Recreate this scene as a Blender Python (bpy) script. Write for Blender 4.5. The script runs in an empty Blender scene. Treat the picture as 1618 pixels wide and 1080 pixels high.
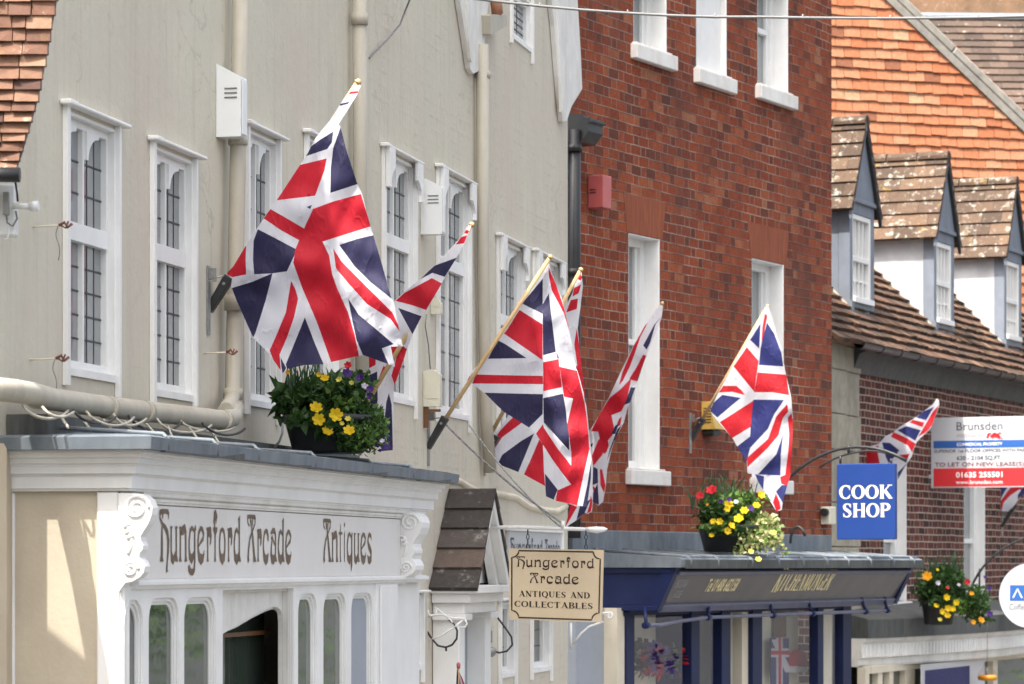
import bpy, math, random
from mathutils import Vector, Matrix, geometry
random.seed(11)
R = math.radians
S = bpy.context.scene
C = S.collection

# ------------------------------------------------------------------ camera, world, sun, exposure
FPX, CX, HZ, CZ = 5000.0, 809.0, 890.0, 2.7       # focal length in photo pixels, centre column, horizon row, eye height
cam = bpy.data.cameras.new('camera')
cam.sensor_width = 36.0
cam.lens = 36.0 * FPX / 1618.0
cam.shift_y = (HZ - 540.0) / 1618.0
cam.clip_start, cam.clip_end = 0.5, 900.0
cam.dof.use_dof = True
cam.dof.focus_distance = 15.5
cam.dof.aperture_fstop = 7.0
cam_o = bpy.data.objects.new('camera', cam)
cam_o.location = (0, 0, CZ)
cam_o.rotation_euler = (R(90), 0, 0)
C.objects.link(cam_o)
S.camera = cam_o

SUN_EL, SUN_AZ = 60.0, 31.0                        # height; angle left of straight behind the camera
world = bpy.data.worlds.new('World')
S.world = world
world.use_nodes = True
wn = world.node_tree
sky = wn.nodes.new('ShaderNodeTexSky')
sky.sky_type = 'NISHITA'
sky.sun_disc = False
sky.sun_elevation = R(SUN_EL)
sky.sun_rotation = R(180 + SUN_AZ)
sky.air_density, sky.dust_density, sky.ozone_density = 1.0, 7.0, .3
hs_ = wn.nodes.new('ShaderNodeHueSaturation')
hs_.inputs['Saturation'].default_value = 0.5          # a milky, hazy sky
wn.links.new(sky.outputs[0], hs_.inputs['Color'])
wn.links.new(hs_.outputs[0], wn.nodes['Background'].inputs[0])
wn.nodes['Background'].inputs[1].default_value = 0.15
sun = bpy.data.lights.new('sun', 'SUN')
sun.energy = 2.6
sun.angle = R(0.5)
sun.color = (1.0, 0.95, 0.87)
sun_o = bpy.data.objects.new('sun', sun)
ldir = Vector((-math.sin(R(SUN_AZ)) * math.cos(R(SUN_EL)), -math.cos(R(SUN_AZ)) * math.cos(R(SUN_EL)), math.sin(R(SUN_EL))))
sun_o.rotation_euler = ldir.to_track_quat('Z', 'Y').to_euler()
sun_o.location = (-8, -10, 25)
C.objects.link(sun_o)
S.view_settings.view_transform = 'Standard'
S.view_settings.look = 'None'
S.view_settings.exposure = 1.58
S.view_settings.gamma = 1.0
S.cycles.max_bounces = 8

# ------------------------------------------------------------------ frames: (u along, o outward, z up) -> world
class Frame:
    def __init__(s, O, ax, ay, az):
        s.O, s.ax, s.ay, s.az = Vector(O), Vector(ax).normalized(), Vector(ay).normalized(), Vector(az).normalized()
        s.flip = s.ax.cross(s.ay).dot(s.az) < 0
    def P(s, u, o, z):
        return s.O + s.ax * u + s.ay * o + s.az * z
    def uz(s, px, py, o=0.0):
        """where the sight line of a photo pixel meets the plane at distance o in front of this frame"""
        d = Vector(((px - CX) / FPX, 1.0, (HZ - py) / FPX))
        c = Vector((0, 0, CZ))
        t = (o - (c - s.O).dot(s.ay)) / d.dot(s.ay)
        q = c + d * t - s.O
        return q.dot(s.ax), q.dot(s.az)
    def u(s, px, o=0.0, py=890):
        return s.uz(px, py, o)[0]
    def z(s, px, py, o=0.0):
        return s.uz(px, py, o)[1]
    def side(s, u):
        """upright frame square to this one, facing back along -u"""
        return Frame(s.P(u, 0, 0), s.ay, -s.ax, (0, 0, 1))

Z = Vector((0, 0, 1))
def wall_frame(V, k):
    t = math.atan((V - CX) / FPX)
    d = Vector((math.sin(t), math.cos(t), 0))
    n = Vector((math.cos(t), -math.sin(t), 0))
    return Frame((0, FPX / (k * (V - CX)), 0), d, n, Z)
W1 = wall_frame(1850, .2366)
W2 = wall_frame(3400, .0875)
W3 = wall_frame(3000, .0988)
WORLD = Frame((0, 0, 0), (1, 0, 0), (0, 1, 0), Z)

def crop(ox, oy, s, pts):
    return [(ox + x / s, oy + y / s) for x, y in pts]

def inside(p, poly):
    x, y = p[0], p[1]; c = False; j = len(poly) - 1
    for i in range(len(poly)):
        xi, yi = poly[i]; xj, yj = poly[j]
        if (yi > y) != (yj > y) and x < (xj - xi) * (y - yi) / (yj - yi) + xi:
            c = not c
        j = i
    return c

def cdt(polys, extra=(), lines=()):
    vs, es = [], []
    for pl in polys:
        b = len(vs)
        vs += [Vector((p[0], p[1])) for p in pl]
        es += [(b + i, b + (i + 1) % len(pl)) for i in range(len(pl))]
    for a, c in lines:
        b = len(vs); vs += [Vector(a), Vector(c)]; es.append((b, b + 1))
    vs += [Vector(p) for p in extra]
    r = geometry.delaunay_2d_cdt(vs, es, [], 0, 1e-5)
    return r[0], r[2]

# ------------------------------------------------------------------ mesh builder
class MB:
    def __init__(s, fr=WORLD):
        s.fr = fr; s.v = []; s.f = []; s.m = []; s.sm = []; s.uv = []
    def face(s, idx, m=0, smooth=False, uv=None):
        s.f.append(tuple(idx)); s.m.append(m); s.sm.append(smooth); s.uv.append(uv)
    def add(s, pts):
        b = len(s.v); s.v += [tuple(p) for p in pts]; return b
    def box(s, u0, u1, o0, o1, z0, z1, m=0, uv=None):
        if u1 < u0: u0, u1 = u1, u0
        if o1 < o0: o0, o1 = o1, o0
        if z1 < z0: z0, z1 = z1, z0
        b = s.add([(u0, o0, z0), (u1, o0, z0), (u1, o1, z0), (u0, o1, z0), (u0, o0, z1), (u1, o0, z1), (u1, o1, z1), (u0, o1, z1)])
        for q in ((3, 2, 1, 0), (4, 5, 6, 7), (0, 1, 5, 4), (1, 2, 6, 5), (2, 3, 7, 6), (3, 0, 4, 7)):
            s.face([b + i for i in q], m, False, uv)
        return s
    def hexa(s, p8, m=0, uv=None):
        b = s.add(p8)
        for q in ((3, 2, 1, 0), (4, 5, 6, 7), (0, 1, 5, 4), (1, 2, 6, 5), (2, 3, 7, 6), (3, 0, 4, 7)):
            s.face([b + i for i in q], m, False, uv)
        return s
    def prism(s, poly, axis, a, b, m=0, smooth=False):
        """poly in the two other axes, extruded along axis from a to b; axis 'u': poly=(o,z), 'o': (u,z), 'z': (u,o)"""
        def mk(p, t):
            return {'u': (t, p[0], p[1]), 'o': (p[0], t, p[1]), 'z': (p[0], p[1], t)}[axis]
        n = len(poly)
        i0 = s.add([mk(p, a) for p in poly]); i1 = s.add([mk(p, b) for p in poly])
        vs, fs = cdt([poly])
        area = sum(poly[i][0] * poly[(i + 1) % n][1] - poly[(i + 1) % n][0] * poly[i][1] for i in range(n))
        for k in range(n):
            s.face((i0 + k, i0 + (k + 1) % n, i1 + (k + 1) % n, i1 + k), m, smooth)
        j0 = s.add([mk(p, a) for p in vs]); j1 = s.add([mk(p, b) for p in vs])
        for f in fs:
            c = sum((vs[i] for i in f), Vector((0, 0))) / 3
            if inside(c, poly):
                s.face([j0 + i for i in reversed(f)], m); s.face([j1 + i for i in f], m)
        return s
    def plate(s, outer, holes, o0, o1, m=0, lines=(), mfun=None, back=True, extra=()):
        """flat slab (u,z polygon with holes) between o0 (back) and o1 (front)"""
        vs, fs = cdt([outer] + list(holes), extra, lines)
        jf = s.add([(p[0], o1, p[1]) for p in vs]); jb = s.add([(p[0], o0, p[1]) for p in vs])
        for f in fs:
            c = sum((vs[i] for i in f), Vector((0, 0))) / 3
            if inside(c, outer) and not any(inside(c, h) for h in holes):
                mm = mfun(c) if mfun else m
                s.face([jf + i for i in f], mm)
                if back: s.face([jb + i for i in reversed(f)], mm)
        for pl in [outer] + list(holes):
            n = len(pl)
            a = s.add([(p[0], o0, p[1]) for p in pl]); b = s.add([(p[0], o1, p[1]) for p in pl])
            for k in range(n):
                s.face((a + k, a + (k + 1) % n, b + (k + 1) % n, b + k), m)
        return s
    def tube(s, pts, r, seg=8, m=0, r1=None, cap=True):
        pts = [Vector(p) for p in pts]; n = len(pts)
        rings = []; a = None
        for i, p in enumerate(pts):
            t = (pts[min(i + 1, n - 1)] - pts[max(i - 1, 0)]).normalized()
            if a is None: a = t.orthogonal()
            a = a - t * a.dot(t)
            if a.length < 1e-4: a = t.orthogonal()
            a.normalize(); b = t.cross(a)
            rr = r if r1 is None else r + (r1 - r) * i / max(1, n - 1)
            if isinstance(r, (list, tuple)): rr = r[i]
            rings.append(s.add([p + a * (rr * math.cos(2 * math.pi * k / seg)) + b * (rr * math.sin(2 * math.pi * k / seg)) for k in range(seg)]))
        for i in range(n - 1):
            for k in range(seg):
                s.face((rings[i] + k, rings[i] + (k + 1) % seg, rings[i + 1] + (k + 1) % seg, rings[i + 1] + k), m, True)
        if cap:
            s.face([rings[0] + k for k in reversed(range(seg))], m); s.face([rings[-1] + k for k in range(seg)], m)
        return s
    def lathe(s, c, prof, seg=16, m=0, squash=1.0):
        """prof: (radius, height) rows about a vertical axis at c"""
        c = Vector(c); rings = []
        for r, h in prof:
            rings.append(s.add([c + Vector((r * math.cos(2 * math.pi * k / seg), squash * r * math.sin(2 * math.pi * k / seg), h)) for k in range(seg)]))
        for i in range(len(rings) - 1):
            for k in range(seg):
                s.face((rings[i] + k, rings[i] + (k + 1) % seg, rings[i + 1] + (k + 1) % seg, rings[i + 1] + k), m, True)
        s.face([rings[0] + k for k in reversed(range(seg))], m); s.face([rings[-1] + k for k in range(seg)], m)
        return s
    def sweep(s, path, prof, m=0, closed_ends=True):
        """closed profile (outward offset, z) carried along a plan path (u, o); outward is on the left of travel"""
        n = len(path); P = [Vector(p) for p in path]; rings = []
        for i in range(n):
            ns = []
            for a, b in ((i - 1, i), (i, i + 1)):
                if a >= 0 and b < n:
                    t = (P[b] - P[a]).normalized(); ns.append(Vector((-t.y, t.x)))
            nn = ns[0] if len(ns) == 1 else (ns[0] + ns[1]) / (1 + ns[0].dot(ns[1]))
            rings.append(s.add([(P[i].x + nn.x * q[0], P[i].y + nn.y * q[0], q[1]) for q in prof]))
        k = len(prof)
        for i in range(n - 1):
            for j in range(k):
                s.face((rings[i] + j, rings[i + 1] + j, rings[i + 1] + (j + 1) % k, rings[i] + (j + 1) % k), m)
        if closed_ends:
            s.face([rings[0] + j for j in range(k)], m); s.face([rings[-1] + j for j in reversed(range(k))], m)
        return s
    def quad(s, pts, m=0, uv=None, smooth=False):
        b = s.add(pts); s.face(range(b, b + len(pts)), m, smooth, uv); return s
    def ribbon(s, pts, fn, m=0):
        """pen stroke: (x, y, width) in letter space, fn maps letter space to (u, o, z)"""
        n = len(pts); L = []
        for i in range(n):
            a, b = pts[max(i - 1, 0)], pts[min(i + 1, n - 1)]
            dx, dy = b[0] - a[0], b[1] - a[1]; l = math.hypot(dx, dy) or 1
            nx, ny, w = -dy / l, dx / l, pts[i][2] / 2
            L.append((pts[i][0] + nx * w, pts[i][1] + ny * w)); L.append((pts[i][0] - nx * w, pts[i][1] - ny * w))
        b = s.add([fn(*p) for p in L])
        for i in range(n - 1):
            s.face((b + 2 * i, b + 2 * i + 1, b + 2 * i + 3, b + 2 * i + 2), m)
        return s
    def build(s, name, mats, parent=None, base=None, bevel=0.0):
        fr = s.fr
        W = [fr.P(*p) for p in s.v]
        loc = Vector((0, 0, 0))
        if parent is None:
            loc = Vector(base) if base is not None else Vector((sum(p.x for p in W) / len(W), sum(p.y for p in W) / len(W), min(p.z for p in W)))
        me = bpy.data.meshes.new(name)
        F = [tuple(reversed(f)) if fr.flip else f for f in s.f]
        me.from_pydata([p - loc for p in W], [], F)
        uvl = me.uv_layers.new(name='UVMap')
        for pi, poly in enumerate(me.polygons):
            poly.material_index = s.m[pi]; poly.use_smooth = s.sm[pi]
            if s.uv[pi] is not None:
                for li in poly.loop_indices: uvl.data[li].uv = s.uv[pi]
                continue
            ids = s.f[pi]
            a, b, c = (Vector(s.v[ids[0]]), Vector(s.v[ids[1]]), Vector(s.v[ids[2]]))
            nn = (b - a).cross(c - a)
            ab = (abs(nn.x), abs(nn.y), abs(nn.z)); ax = ab.index(max(ab))
            for li in poly.loop_indices:
                q = s.v[me.loops[li].vertex_index]
                uvl.data[li].uv = ((q[1], q[2]), (q[0], q[2]), (q[0], q[1]))[ax]
        me.validate()
        o = bpy.data.objects.new(name, me)
        for mt in (mats if isinstance(mats, (list, tuple)) else [mats]): me.materials.append(mt)
        C.objects.link(o)
        o.location = loc
        if parent is not None: adopt(o, parent)
        if bevel:
            bm = o.modifiers.new('bevel', 'BEVEL'); bm.width = bevel; bm.segments = 1; bm.limit_method = 'ANGLE'
        return o

PINV = {}
def adopt(o, parent):
    o.parent = parent
    o.matrix_parent_inverse = Matrix.Translation(-PINV.get(parent.name, Vector((0, 0, 0))))
def thing(name, label, cat, base, group=None):
    o = bpy.data.objects.new(name, None); o.empty_display_size = .1
    C.objects.link(o); o.location = base; PINV[o.name] = Vector(base)
    tag(o, label, cat, group); return o
def tag(o, label, cat, group=None):
    o['label'] = label; o['category'] = cat
    if group: o['group'] = group
    return o
def struct(o):
    o['kind'] = 'structure'; return o

# ------------------------------------------------------------------ materials
class NT:
    def __init__(s, name):
        s.mat = bpy.data.materials.new(name); s.mat.use_nodes = True
        s.t = s.mat.node_tree; s.b = s.t.nodes['Principled BSDF']; s.out = s.t.nodes['Material Output']
    def n(s, typ, ins=None, **props):
        nd = s.t.nodes.new(typ)
        for k, v in props.items(): setattr(nd, k, v)
        for k, v in (ins or {}).items(): s.put(nd.inputs[k], v)
        return nd
    def put(s, sock, v):
        if hasattr(v, 'is_linked') or hasattr(v, 'links'): s.t.links.new(v, sock)
        elif isinstance(v, (tuple, list)) and len(v) == 3 and sock.type == 'RGBA': sock.default_value = (*v, 1)
        else: sock.default_value = v
    def m(s, op, a, b=0.0, c=None):
        d = {0: a, 1: b}
        if c is not None: d[2] = c
        return s.n('ShaderNodeMath', d, operation=op).outputs[0]
    def mix(s, fac, a, b, mode='MIX'):
        nd = s.n('ShaderNodeMix', data_type='RGBA', blend_type=mode)
        s.put(nd.inputs['Factor'], fac); s.put(nd.inputs[6], a); s.put(nd.inputs[7], b)
        return nd.outputs[2]
    def noise(s, scale, detail=4, vec=None, rough=.55, dim='3D'):
        nd = s.n('ShaderNodeTexNoise', {'Scale': scale, 'Detail': detail, 'Roughness': rough}, noise_dimensions=dim)
        if vec is not None: s.put(nd.inputs['Vector'], vec)
        return nd.outputs[0]
    def ramp(s, fac, stops, const=False):
        nd = s.n('ShaderNodeValToRGB', {0: fac}); cr = nd.color_ramp
        if const: cr.interpolation = 'CONSTANT'
        while len(cr.elements) < len(stops): cr.elements.new(.5)
        for e, (p, c) in zip(cr.elements, stops):
            e.position = p; e.color = (*c, 1) if len(c) == 3 else c
        return nd.outputs[0]
    def obj(s, scale=(1, 1, 1)):
        tc = s.n('ShaderNodeTexCoord')
        return s.n('ShaderNodeMapping', {0: tc.outputs['Object'], 'Scale': scale}).outputs[0]
    def uv(s):
        return s.n('ShaderNodeUVMap').outputs[0]
    def bump(s, h, strength, dist=.01):
        s.put(s.b.inputs['Normal'], s.n('ShaderNodeBump', {'Height': h, 'Strength': strength, 'Distance': dist}).outputs[0])
    def set(s, **k):
        for a, v in k.items(): s.put(s.b.inputs[a.replace('_', ' ')], v)
        return s.mat

def mul(c, f): return tuple(min(1, x * f) for x in c)
def mk(name, col, rough=.6, amt=.12, scale=8, metal=0, bump=.15, bscale=60, streak=None, dirt=0, dirtcol=None, spec=.5):
    t = NT(name)
    v = t.obj(streak or (1, 1, 1))
    f = t.noise(scale, 5, v)
    col_s = t.ramp(f, [(.3, mul(col, 1 - amt)), (.7, mul(col, 1 + amt))])
    if dirt:
        g = t.ramp(t.noise(2.3, 6, t.obj((1.7, 1.7, .7)), .7), [(.45, (0, 0, 0)), (.75, (dirt,) * 3)])
        col_s = t.mix(g, col_s, dirtcol or mul(col, .45))
    if bump: t.bump(t.noise(bscale, 4, t.obj()), bump, .006)
    return t.set(Base_Color=col_s, Roughness=rough, Metallic=metal, Specular_IOR_Level=spec)

def brick_mat(name, stops, mortar, jointfade=(.35, .6), bw=.3375, bh=.075, jw=.006, bumps=.6, stain=(.06, .05, .045), stain_amt=.5, rough=.85, calm=0, base=(.25, .05, .02)):
    t = NT(name)
    sp = t.n('ShaderNodeSeparateXYZ', {0: t.uv()})
    wob = t.m('MULTIPLY', t.m('SUBTRACT', t.noise(3.0, 3, t.obj()), .5), .02)
    u = sp.outputs[0]; v = t.m('ADD', sp.outputs[1], wob)
    row = t.m('FLOOR', t.m('DIVIDE', v, bh)); fv = t.m('FRACT', t.m('DIVIDE', v, bh))
    sh = t.m('MULTIPLY', t.m('MODULO', t.m('ABSOLUTE', row), 2.0), .5)
    jit = t.m('MULTIPLY', t.n('ShaderNodeTexWhiteNoise', {'W': row}, noise_dimensions='1D').outputs[0], .09)
    uu = t.m('ADD', t.m('ADD', t.m('DIVIDE', u, bw), sh), jit)
    cell = t.m('FLOOR', uu); f = t.m('FRACT', uu)
    hd = t.m('GREATER_THAN', f, .6667)
    idx = t.m('ADD', t.m('MULTIPLY', cell, 2.0), hd)
    cv = t.n('ShaderNodeCombineXYZ', {0: idx, 1: row}).outputs[0]
    wnz = t.n('ShaderNodeTexWhiteNoise', {'Vector': cv}, noise_dimensions='2D')
    big = t.m('MULTIPLY', t.m('SUBTRACT', t.noise(.9, 4, t.obj()), .5), .5)
    col = t.ramp(t.m('ADD', wnz.outputs[0], big), stops)
    if calm:
        col = t.mix(calm, col, t.ramp(t.noise(2.2, 6, t.obj(), .75), [(.28, mul(base, .5)), (.5, base), (.75, mul(base, 1.35))]))
    col = t.mix(.35, col, t.ramp(t.noise(38, 4, t.obj()), [(.3, (.2, .18, .17)), (.7, (1, 1, 1))]), 'MULTIPLY')
    col = t.mix(.5, col, t.ramp(t.noise(95, 3, t.obj()), [(.35, (.4, .36, .34)), (.6, (1.0, 1, 1))]), 'MULTIPLY')
    # joints
    du = t.m('MINIMUM', t.m('MINIMUM', f, t.m('SUBTRACT', 1.0, f)), t.m('ABSOLUTE', t.m('SUBTRACT', f, .6667)))
    e1 = t.m('MULTIPLY', du, bw); e2 = t.m('MULTIPLY', t.m('MINIMUM', fv, t.m('SUBTRACT', 1.0, fv)), bh)
    e = t.m('MINIMUM', e1, e2)
    nz = t.m('MULTIPLY', t.m('SUBTRACT', t.noise(45, 3, t.obj()), .5), jw * .9)
    joint = t.n('ShaderNodeMapRange', {0: t.m('ADD', e, nz), 1: jw * .35, 2: jw * .95, 3: 1.0, 4: 0.0}).outputs[0]
    vis = t.ramp(t.noise(1.4, 5, t.obj(), .7), [(jointfade[0], (.12,) * 3), (jointfade[1], (1,) * 3)])
    mc = t.mix(vis, (stain[0] * 1.3, stain[1] * 1.1, stain[2]), mortar)
    col = t.mix(t.m('MULTIPLY', joint, .9), col, mc)
    st = t.ramp(t.noise(1.1, 6, t.obj((1, 1, .6)), .72), [(.5, (0, 0, 0)), (.8, (stain_amt,) * 3)])
    col = t.mix(st, col, stain)
    h = t.m('ADD', t.m('MULTIPLY', t.m('SUBTRACT', 1.0, joint), 1.0), t.m('MULTIPLY', t.noise(60, 4, t.obj()), .6))
    h = t.m('ADD', h, t.m('MULTIPLY', wnz.outputs[0], .6))
    t.bump(h, bumps, .008)
    return t.set(Base_Color=col, Roughness=rough, Specular_IOR_Level=.25)

def tile_mat(name, stops, lichen=0.0, lcol=(.55, .54, .45), l2=(.5, .36, .05), moss=0.0, rough=.8):
    """every tile's own tint comes from its constant UV"""
    t = NT(name)
    sp = t.n('ShaderNodeSeparateXYZ', {0: t.uv()})
    col = t.ramp(sp.outputs[0], stops)
    col = t.mix(.55, col, t.ramp(t.noise(26, 5, t.obj(), .65), [(.25, (.35, .33, .3)), (.7, (1, 1, 1))]), 'MULTIPLY')
    if lichen:
        a = t.ramp(t.noise(11, 6, t.obj(), .75), [(.5 + .12 * (1 - lichen), (0, 0, 0)), (.6 + .12 * (1 - lichen), (1, 1, 1))])
        col = t.mix(t.m('MULTIPLY', a, .85), col, lcol)
        b = t.ramp(t.noise(5, 6, t.obj((1.2, 1, 1)), .75), [(.62, (0, 0, 0)), (.68, (lichen,) * 3)])
        col = t.mix(b, col, l2)
    if moss:
        a = t.ramp(t.noise(3, 6, t.obj(), .7), [(.45, (0, 0, 0)), (.7, (moss,) * 3)])
        col = t.mix(a, col, (.045, .045, .03))
    t.bump(t.noise(40, 5, t.obj()), .5, .006)
    return t.set(Base_Color=col, Roughness=rough, Specular_IOR_Level=.3)

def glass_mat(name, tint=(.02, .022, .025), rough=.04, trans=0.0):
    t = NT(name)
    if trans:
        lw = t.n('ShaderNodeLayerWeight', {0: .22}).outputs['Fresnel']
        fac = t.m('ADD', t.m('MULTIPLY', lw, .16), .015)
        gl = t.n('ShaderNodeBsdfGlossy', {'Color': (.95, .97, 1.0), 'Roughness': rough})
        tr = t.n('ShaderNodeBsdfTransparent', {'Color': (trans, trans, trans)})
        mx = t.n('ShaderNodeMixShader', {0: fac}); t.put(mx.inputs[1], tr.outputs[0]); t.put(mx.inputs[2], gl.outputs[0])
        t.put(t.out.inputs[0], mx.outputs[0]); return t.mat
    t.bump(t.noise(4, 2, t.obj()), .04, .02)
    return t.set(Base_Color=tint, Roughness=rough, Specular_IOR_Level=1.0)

def cloth_mat(name, col, trans=.4):
    t = NT(name)
    wv = t.n('ShaderNodeTexWave', {'Scale': 260.0, 'Distortion': .3, 'Vector': t.obj()}).outputs[0]
    c = t.ramp(t.noise(5, 3, t.obj()), [(.3, mul(col, .93)), (.7, mul(col, 1.04))])
    cr = t.ramp(t.noise(7, 3, t.obj((1.6, 1.6, .6)), .5), [(.46, (0, 0, 0)), (.5, (1, 1, 1)), (.54, (0, 0, 0))])
    t.bump(t.m('ADD', t.m('ADD', t.m('MULTIPLY', wv, .05), t.m('MULTIPLY', cr, .55)), t.noise(9, 4, t.obj())), .4, .012)
    t.set(Base_Color=c, Roughness=.6, Specular_IOR_Level=.35, Sheen_Weight=.03)
    tl = t.n('ShaderNodeBsdfTranslucent', {'Color': mul(col, 1.05)})
    mx = t.n('ShaderNodeMixShader', {0: trans}); t.put(mx.inputs[1], t.b.outputs[0]); t.put(mx.inputs[2], tl.outputs[0])
    t.put(t.out.inputs[0], mx.outputs[0]); return t.mat

M = {}
M['white'] = mk('white_paint', (.78, .78, .76), .5, .04, 6, bump=.1, bscale=25, dirt=.3, dirtcol=(.5, .48, .42))
M['white_old'] = mk('weathered_white_paint', (.72, .71, .67), .6, .07, 9, bump=.3, bscale=30, dirt=.5, dirtcol=(.38, .34, .27))
M['cream_paint'] = mk('cream_paint', (.66, .6, .47), .6, .06, 5, dirt=.4, dirtcol=(.42, .36, .27))
M['tan'] = mk('tan_render', (.5, .44, .335), .8, .06, 5, bump=.3, bscale=45, dirt=.5, dirtcol=(.4, .33, .25))
M['pipe'] = mk('cream_pipe_paint', (.43, .4, .325), .55, .08, 5, streak=(4, 4, .5), dirt=.6, dirtcol=(.3, .26, .2))
M['lead'] = mk('grey_lead', (.13, .155, .18), .6, .25, 6, metal=.1, bump=.3, bscale=14, dirt=.6, dirtcol=(.24, .26, .26), streak=(2, 2, .7))
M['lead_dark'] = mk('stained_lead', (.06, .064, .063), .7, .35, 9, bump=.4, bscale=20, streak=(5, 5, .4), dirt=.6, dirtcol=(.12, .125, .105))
M['black'] = mk('black_paint', (.016, .017, .018), .4, .3, 8)
M['black_iron'] = mk('black_ironwork', (.02, .021, .023), .5, .3, 20)
M['steel'] = mk('galvanised_steel', (.3, .3, .29), .45, .2, 30, metal=.6)
M['wood'] = mk('pale_timber', (.5, .345, .17), .55, .12, 20, streak=(1, 1, .2))
M['brown'] = mk('brown_timber', (.13, .055, .02), .5, .2, 20)
M['navy_paint'] = mk('navy_paint', (.007, .014, .062), .4, .15, 6, spec=.3)
M['plum_paint'] = mk('violet_grey_paint', (.11, .115, .17), .45, .15, 9)
M['grey_blue'] = mk('grey_blue_paint', (.3, .33, .37), .6, .06, 4)
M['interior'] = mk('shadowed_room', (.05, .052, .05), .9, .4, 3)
M['interior_pale'] = mk('display_backboard', (.74, .72, .58), .9, .15, 3)
M['stone'] = mk('grey_limestone', (.33, .3, .23), .85, .16, 9, bump=.5, bscale=40, dirt=.6, dirtcol=(.13, .12, .1))
M['plastic'] = mk('white_plastic', (.74, .76, .75), .35, .03, 4, bump=.03)
M['plastic_cream'] = mk('yellowed_plastic', (.62, .6, .48), .4, .05, 6, bump=.03)
M['slot'] = mk('slot_shadow_grey', (.14, .14, .14), .7)
M['red_box'] = mk('red_enamel', (.43, .1, .095), .4, .12, 5)
M['yellow'] = mk('yellow_plastic', (.62, .43, .1), .5, .06)
M['cook_blue'] = mk('sign_blue', (.014, .046, .2), .35, .05, 3, bump=.02)
M['sign_cream'] = mk('sign_cream', (.6, .49, .33), .45, .04, 4, bump=.05, dirt=.25, dirtcol=(.42, .3, .17))
M['board_white'] = mk('board_white', (.5, .51, .53), .4, .02, 3, bump=.01)
M['board_blue'] = mk('board_blue', (.03, .11, .36), .4, .03, 3, bump=.01)
M['board_red'] = mk('board_red', (.6, .03, .035), .4, .03, 3, bump=.01)
M['ink_grey'] = mk('grey_lettering', (.05, .06, .085), .5, .05, bump=0)
M['ink_dark'] = mk('dark_brown_lettering', (.035, .022, .014), .5, .05, bump=0)
M['ink_brown'] = mk('brown_lettering', (.13, .085, .05), .5, .25, 14, bump=0)
M['ink_cream'] = mk('cream_lettering', (.82, .76, .56), .5, .03, bump=0)
M['ink_white'] = mk('white_lettering', (.85, .85, .85), .5, .02, bump=0)
M['ink_plum'] = mk('dark_red_lettering', (.16, .03, .04), .5, .05, bump=0)
M['gold'] = mk('gilt_lettering', (.8, .68, .36), .45, .1, 30, bump=0)
M['ink_pale'] = mk('faded_grey_lettering', (.33, .32, .34), .5, .1, bump=0)
M['fascia_dark'] = mk('glossy_dark_fascia', (.1, .092, .09), .2, .12, 5, bump=.04, bscale=5)
M['rust'] = mk('rusty_wire', (.17, .07, .05), .8, .3, 30)
M['cable_pale'] = mk('pale_cable', (.42, .39, .32), .6, .1)
M['cable_grey'] = mk('grey_cable', (.18, .18, .18), .6, .1)
M['orange'] = mk('orange_liquid', (.75, .3, .02), .2, .05)
M['terracotta'] = mk('terracotta', (.4, .19, .11), .7, .12)
M['asphalt'] = mk('asphalt', (.055, .055, .057), .9, .2, 30, bump=.5, bscale=120)
M['paving'] = mk('paving_stone', (.3, .285, .26), .9, .12, 6, bump=.3, bscale=50)
M['glass_sky'] = glass_mat('old_window_glass', (.23, .245, .245), .05)  # pale grey base colour stands in for the reflected sky
M['glass_shop'] = glass_mat('shop_window_glass', (.045, .06, .045), .03)  # green mixed into the base colour imitates mirrored foliage
M['glass_clear'] = glass_mat('clear_glass', trans=.92, rough=.02)
M['lattice'] = mk('window_lead', (.035, .037, .042), .6)
M['f_red'] = cloth_mat('flag_red', (.48, .009, .024), .28)
M['f_white'] = cloth_mat('flag_white', (.64, .64, .69), .36)
M['f_navy'] = cloth_mat('flag_navy', (.018, .016, .058), .12)
M['f_red2'] = cloth_mat('flag_red_fresh', (.48, .012, .022), .28)
M['f_blue'] = cloth_mat('flag_royal_blue', (.02, .026, .13), .16)
M['brick_red'] = brick_mat('red_brick', [(0, (.08, .034, .026)), (.1, (.13, .036, .022)), (.28, (.225, .046, .019)), (.6, (.3, .066, .025)), (.84, (.35, .085, .031)), (.95, (.4, .13, .055)), (1, (.42, .19, .1))], (.4, .29, .23), jointfade=(.42, .66), stain_amt=.6, bw=.262, calm=.34, base=(.29, .066, .026), jw=.0062)
M['brick_dark'] = brick_mat('plum_brick', [(0, (.05, .022, .022)), (.35, (.095, .03, .026)), (.7, (.135, .036, .03)), (1, (.17, .06, .045))], (.45, .38, .29), jointfade=(.2, .4), jw=.0085, stain_amt=.2)
M['rubbed'] = mk('rubbed_brick', (.235, .062, .025), .9, .35, 12, bump=.3, streak=(6, 6, .35), dirt=.4, dirtcol=(.17, .045, .02))
M['tile_orange'] = tile_mat('orange_clay_tile', [(0, (.22, .09, .05)), (.1, (.38, .125, .055)), (.5, (.43, .17, .085)), (.85, (.47, .215, .12)), (1, (.42, .27, .16))])
M['tile_roof'] = tile_mat('weathered_roof_tile', [(0, (.045, .03, .023)), (.4, (.1, .056, .038)), (.8, (.17, .09, .055)), (1, (.25, .15, .09))], lichen=.25, lcol=(.36, .32, .27), moss=.5)
M['tile_dormer'] = tile_mat('lichen_roof_tile', [(0, (.055, .036, .025)), (.5, (.105, .066, .043)), (1, (.16, .1, .062))], lichen=.62, lcol=(.4, .38, .33), l2=(.4, .26, .03))
M['tile_dark'] = tile_mat('dark_roof_tile', [(0, (.06, .042, .035)), (.5, (.095, .067, .052)), (1, (.13, .09, .07))], lichen=.1)
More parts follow.
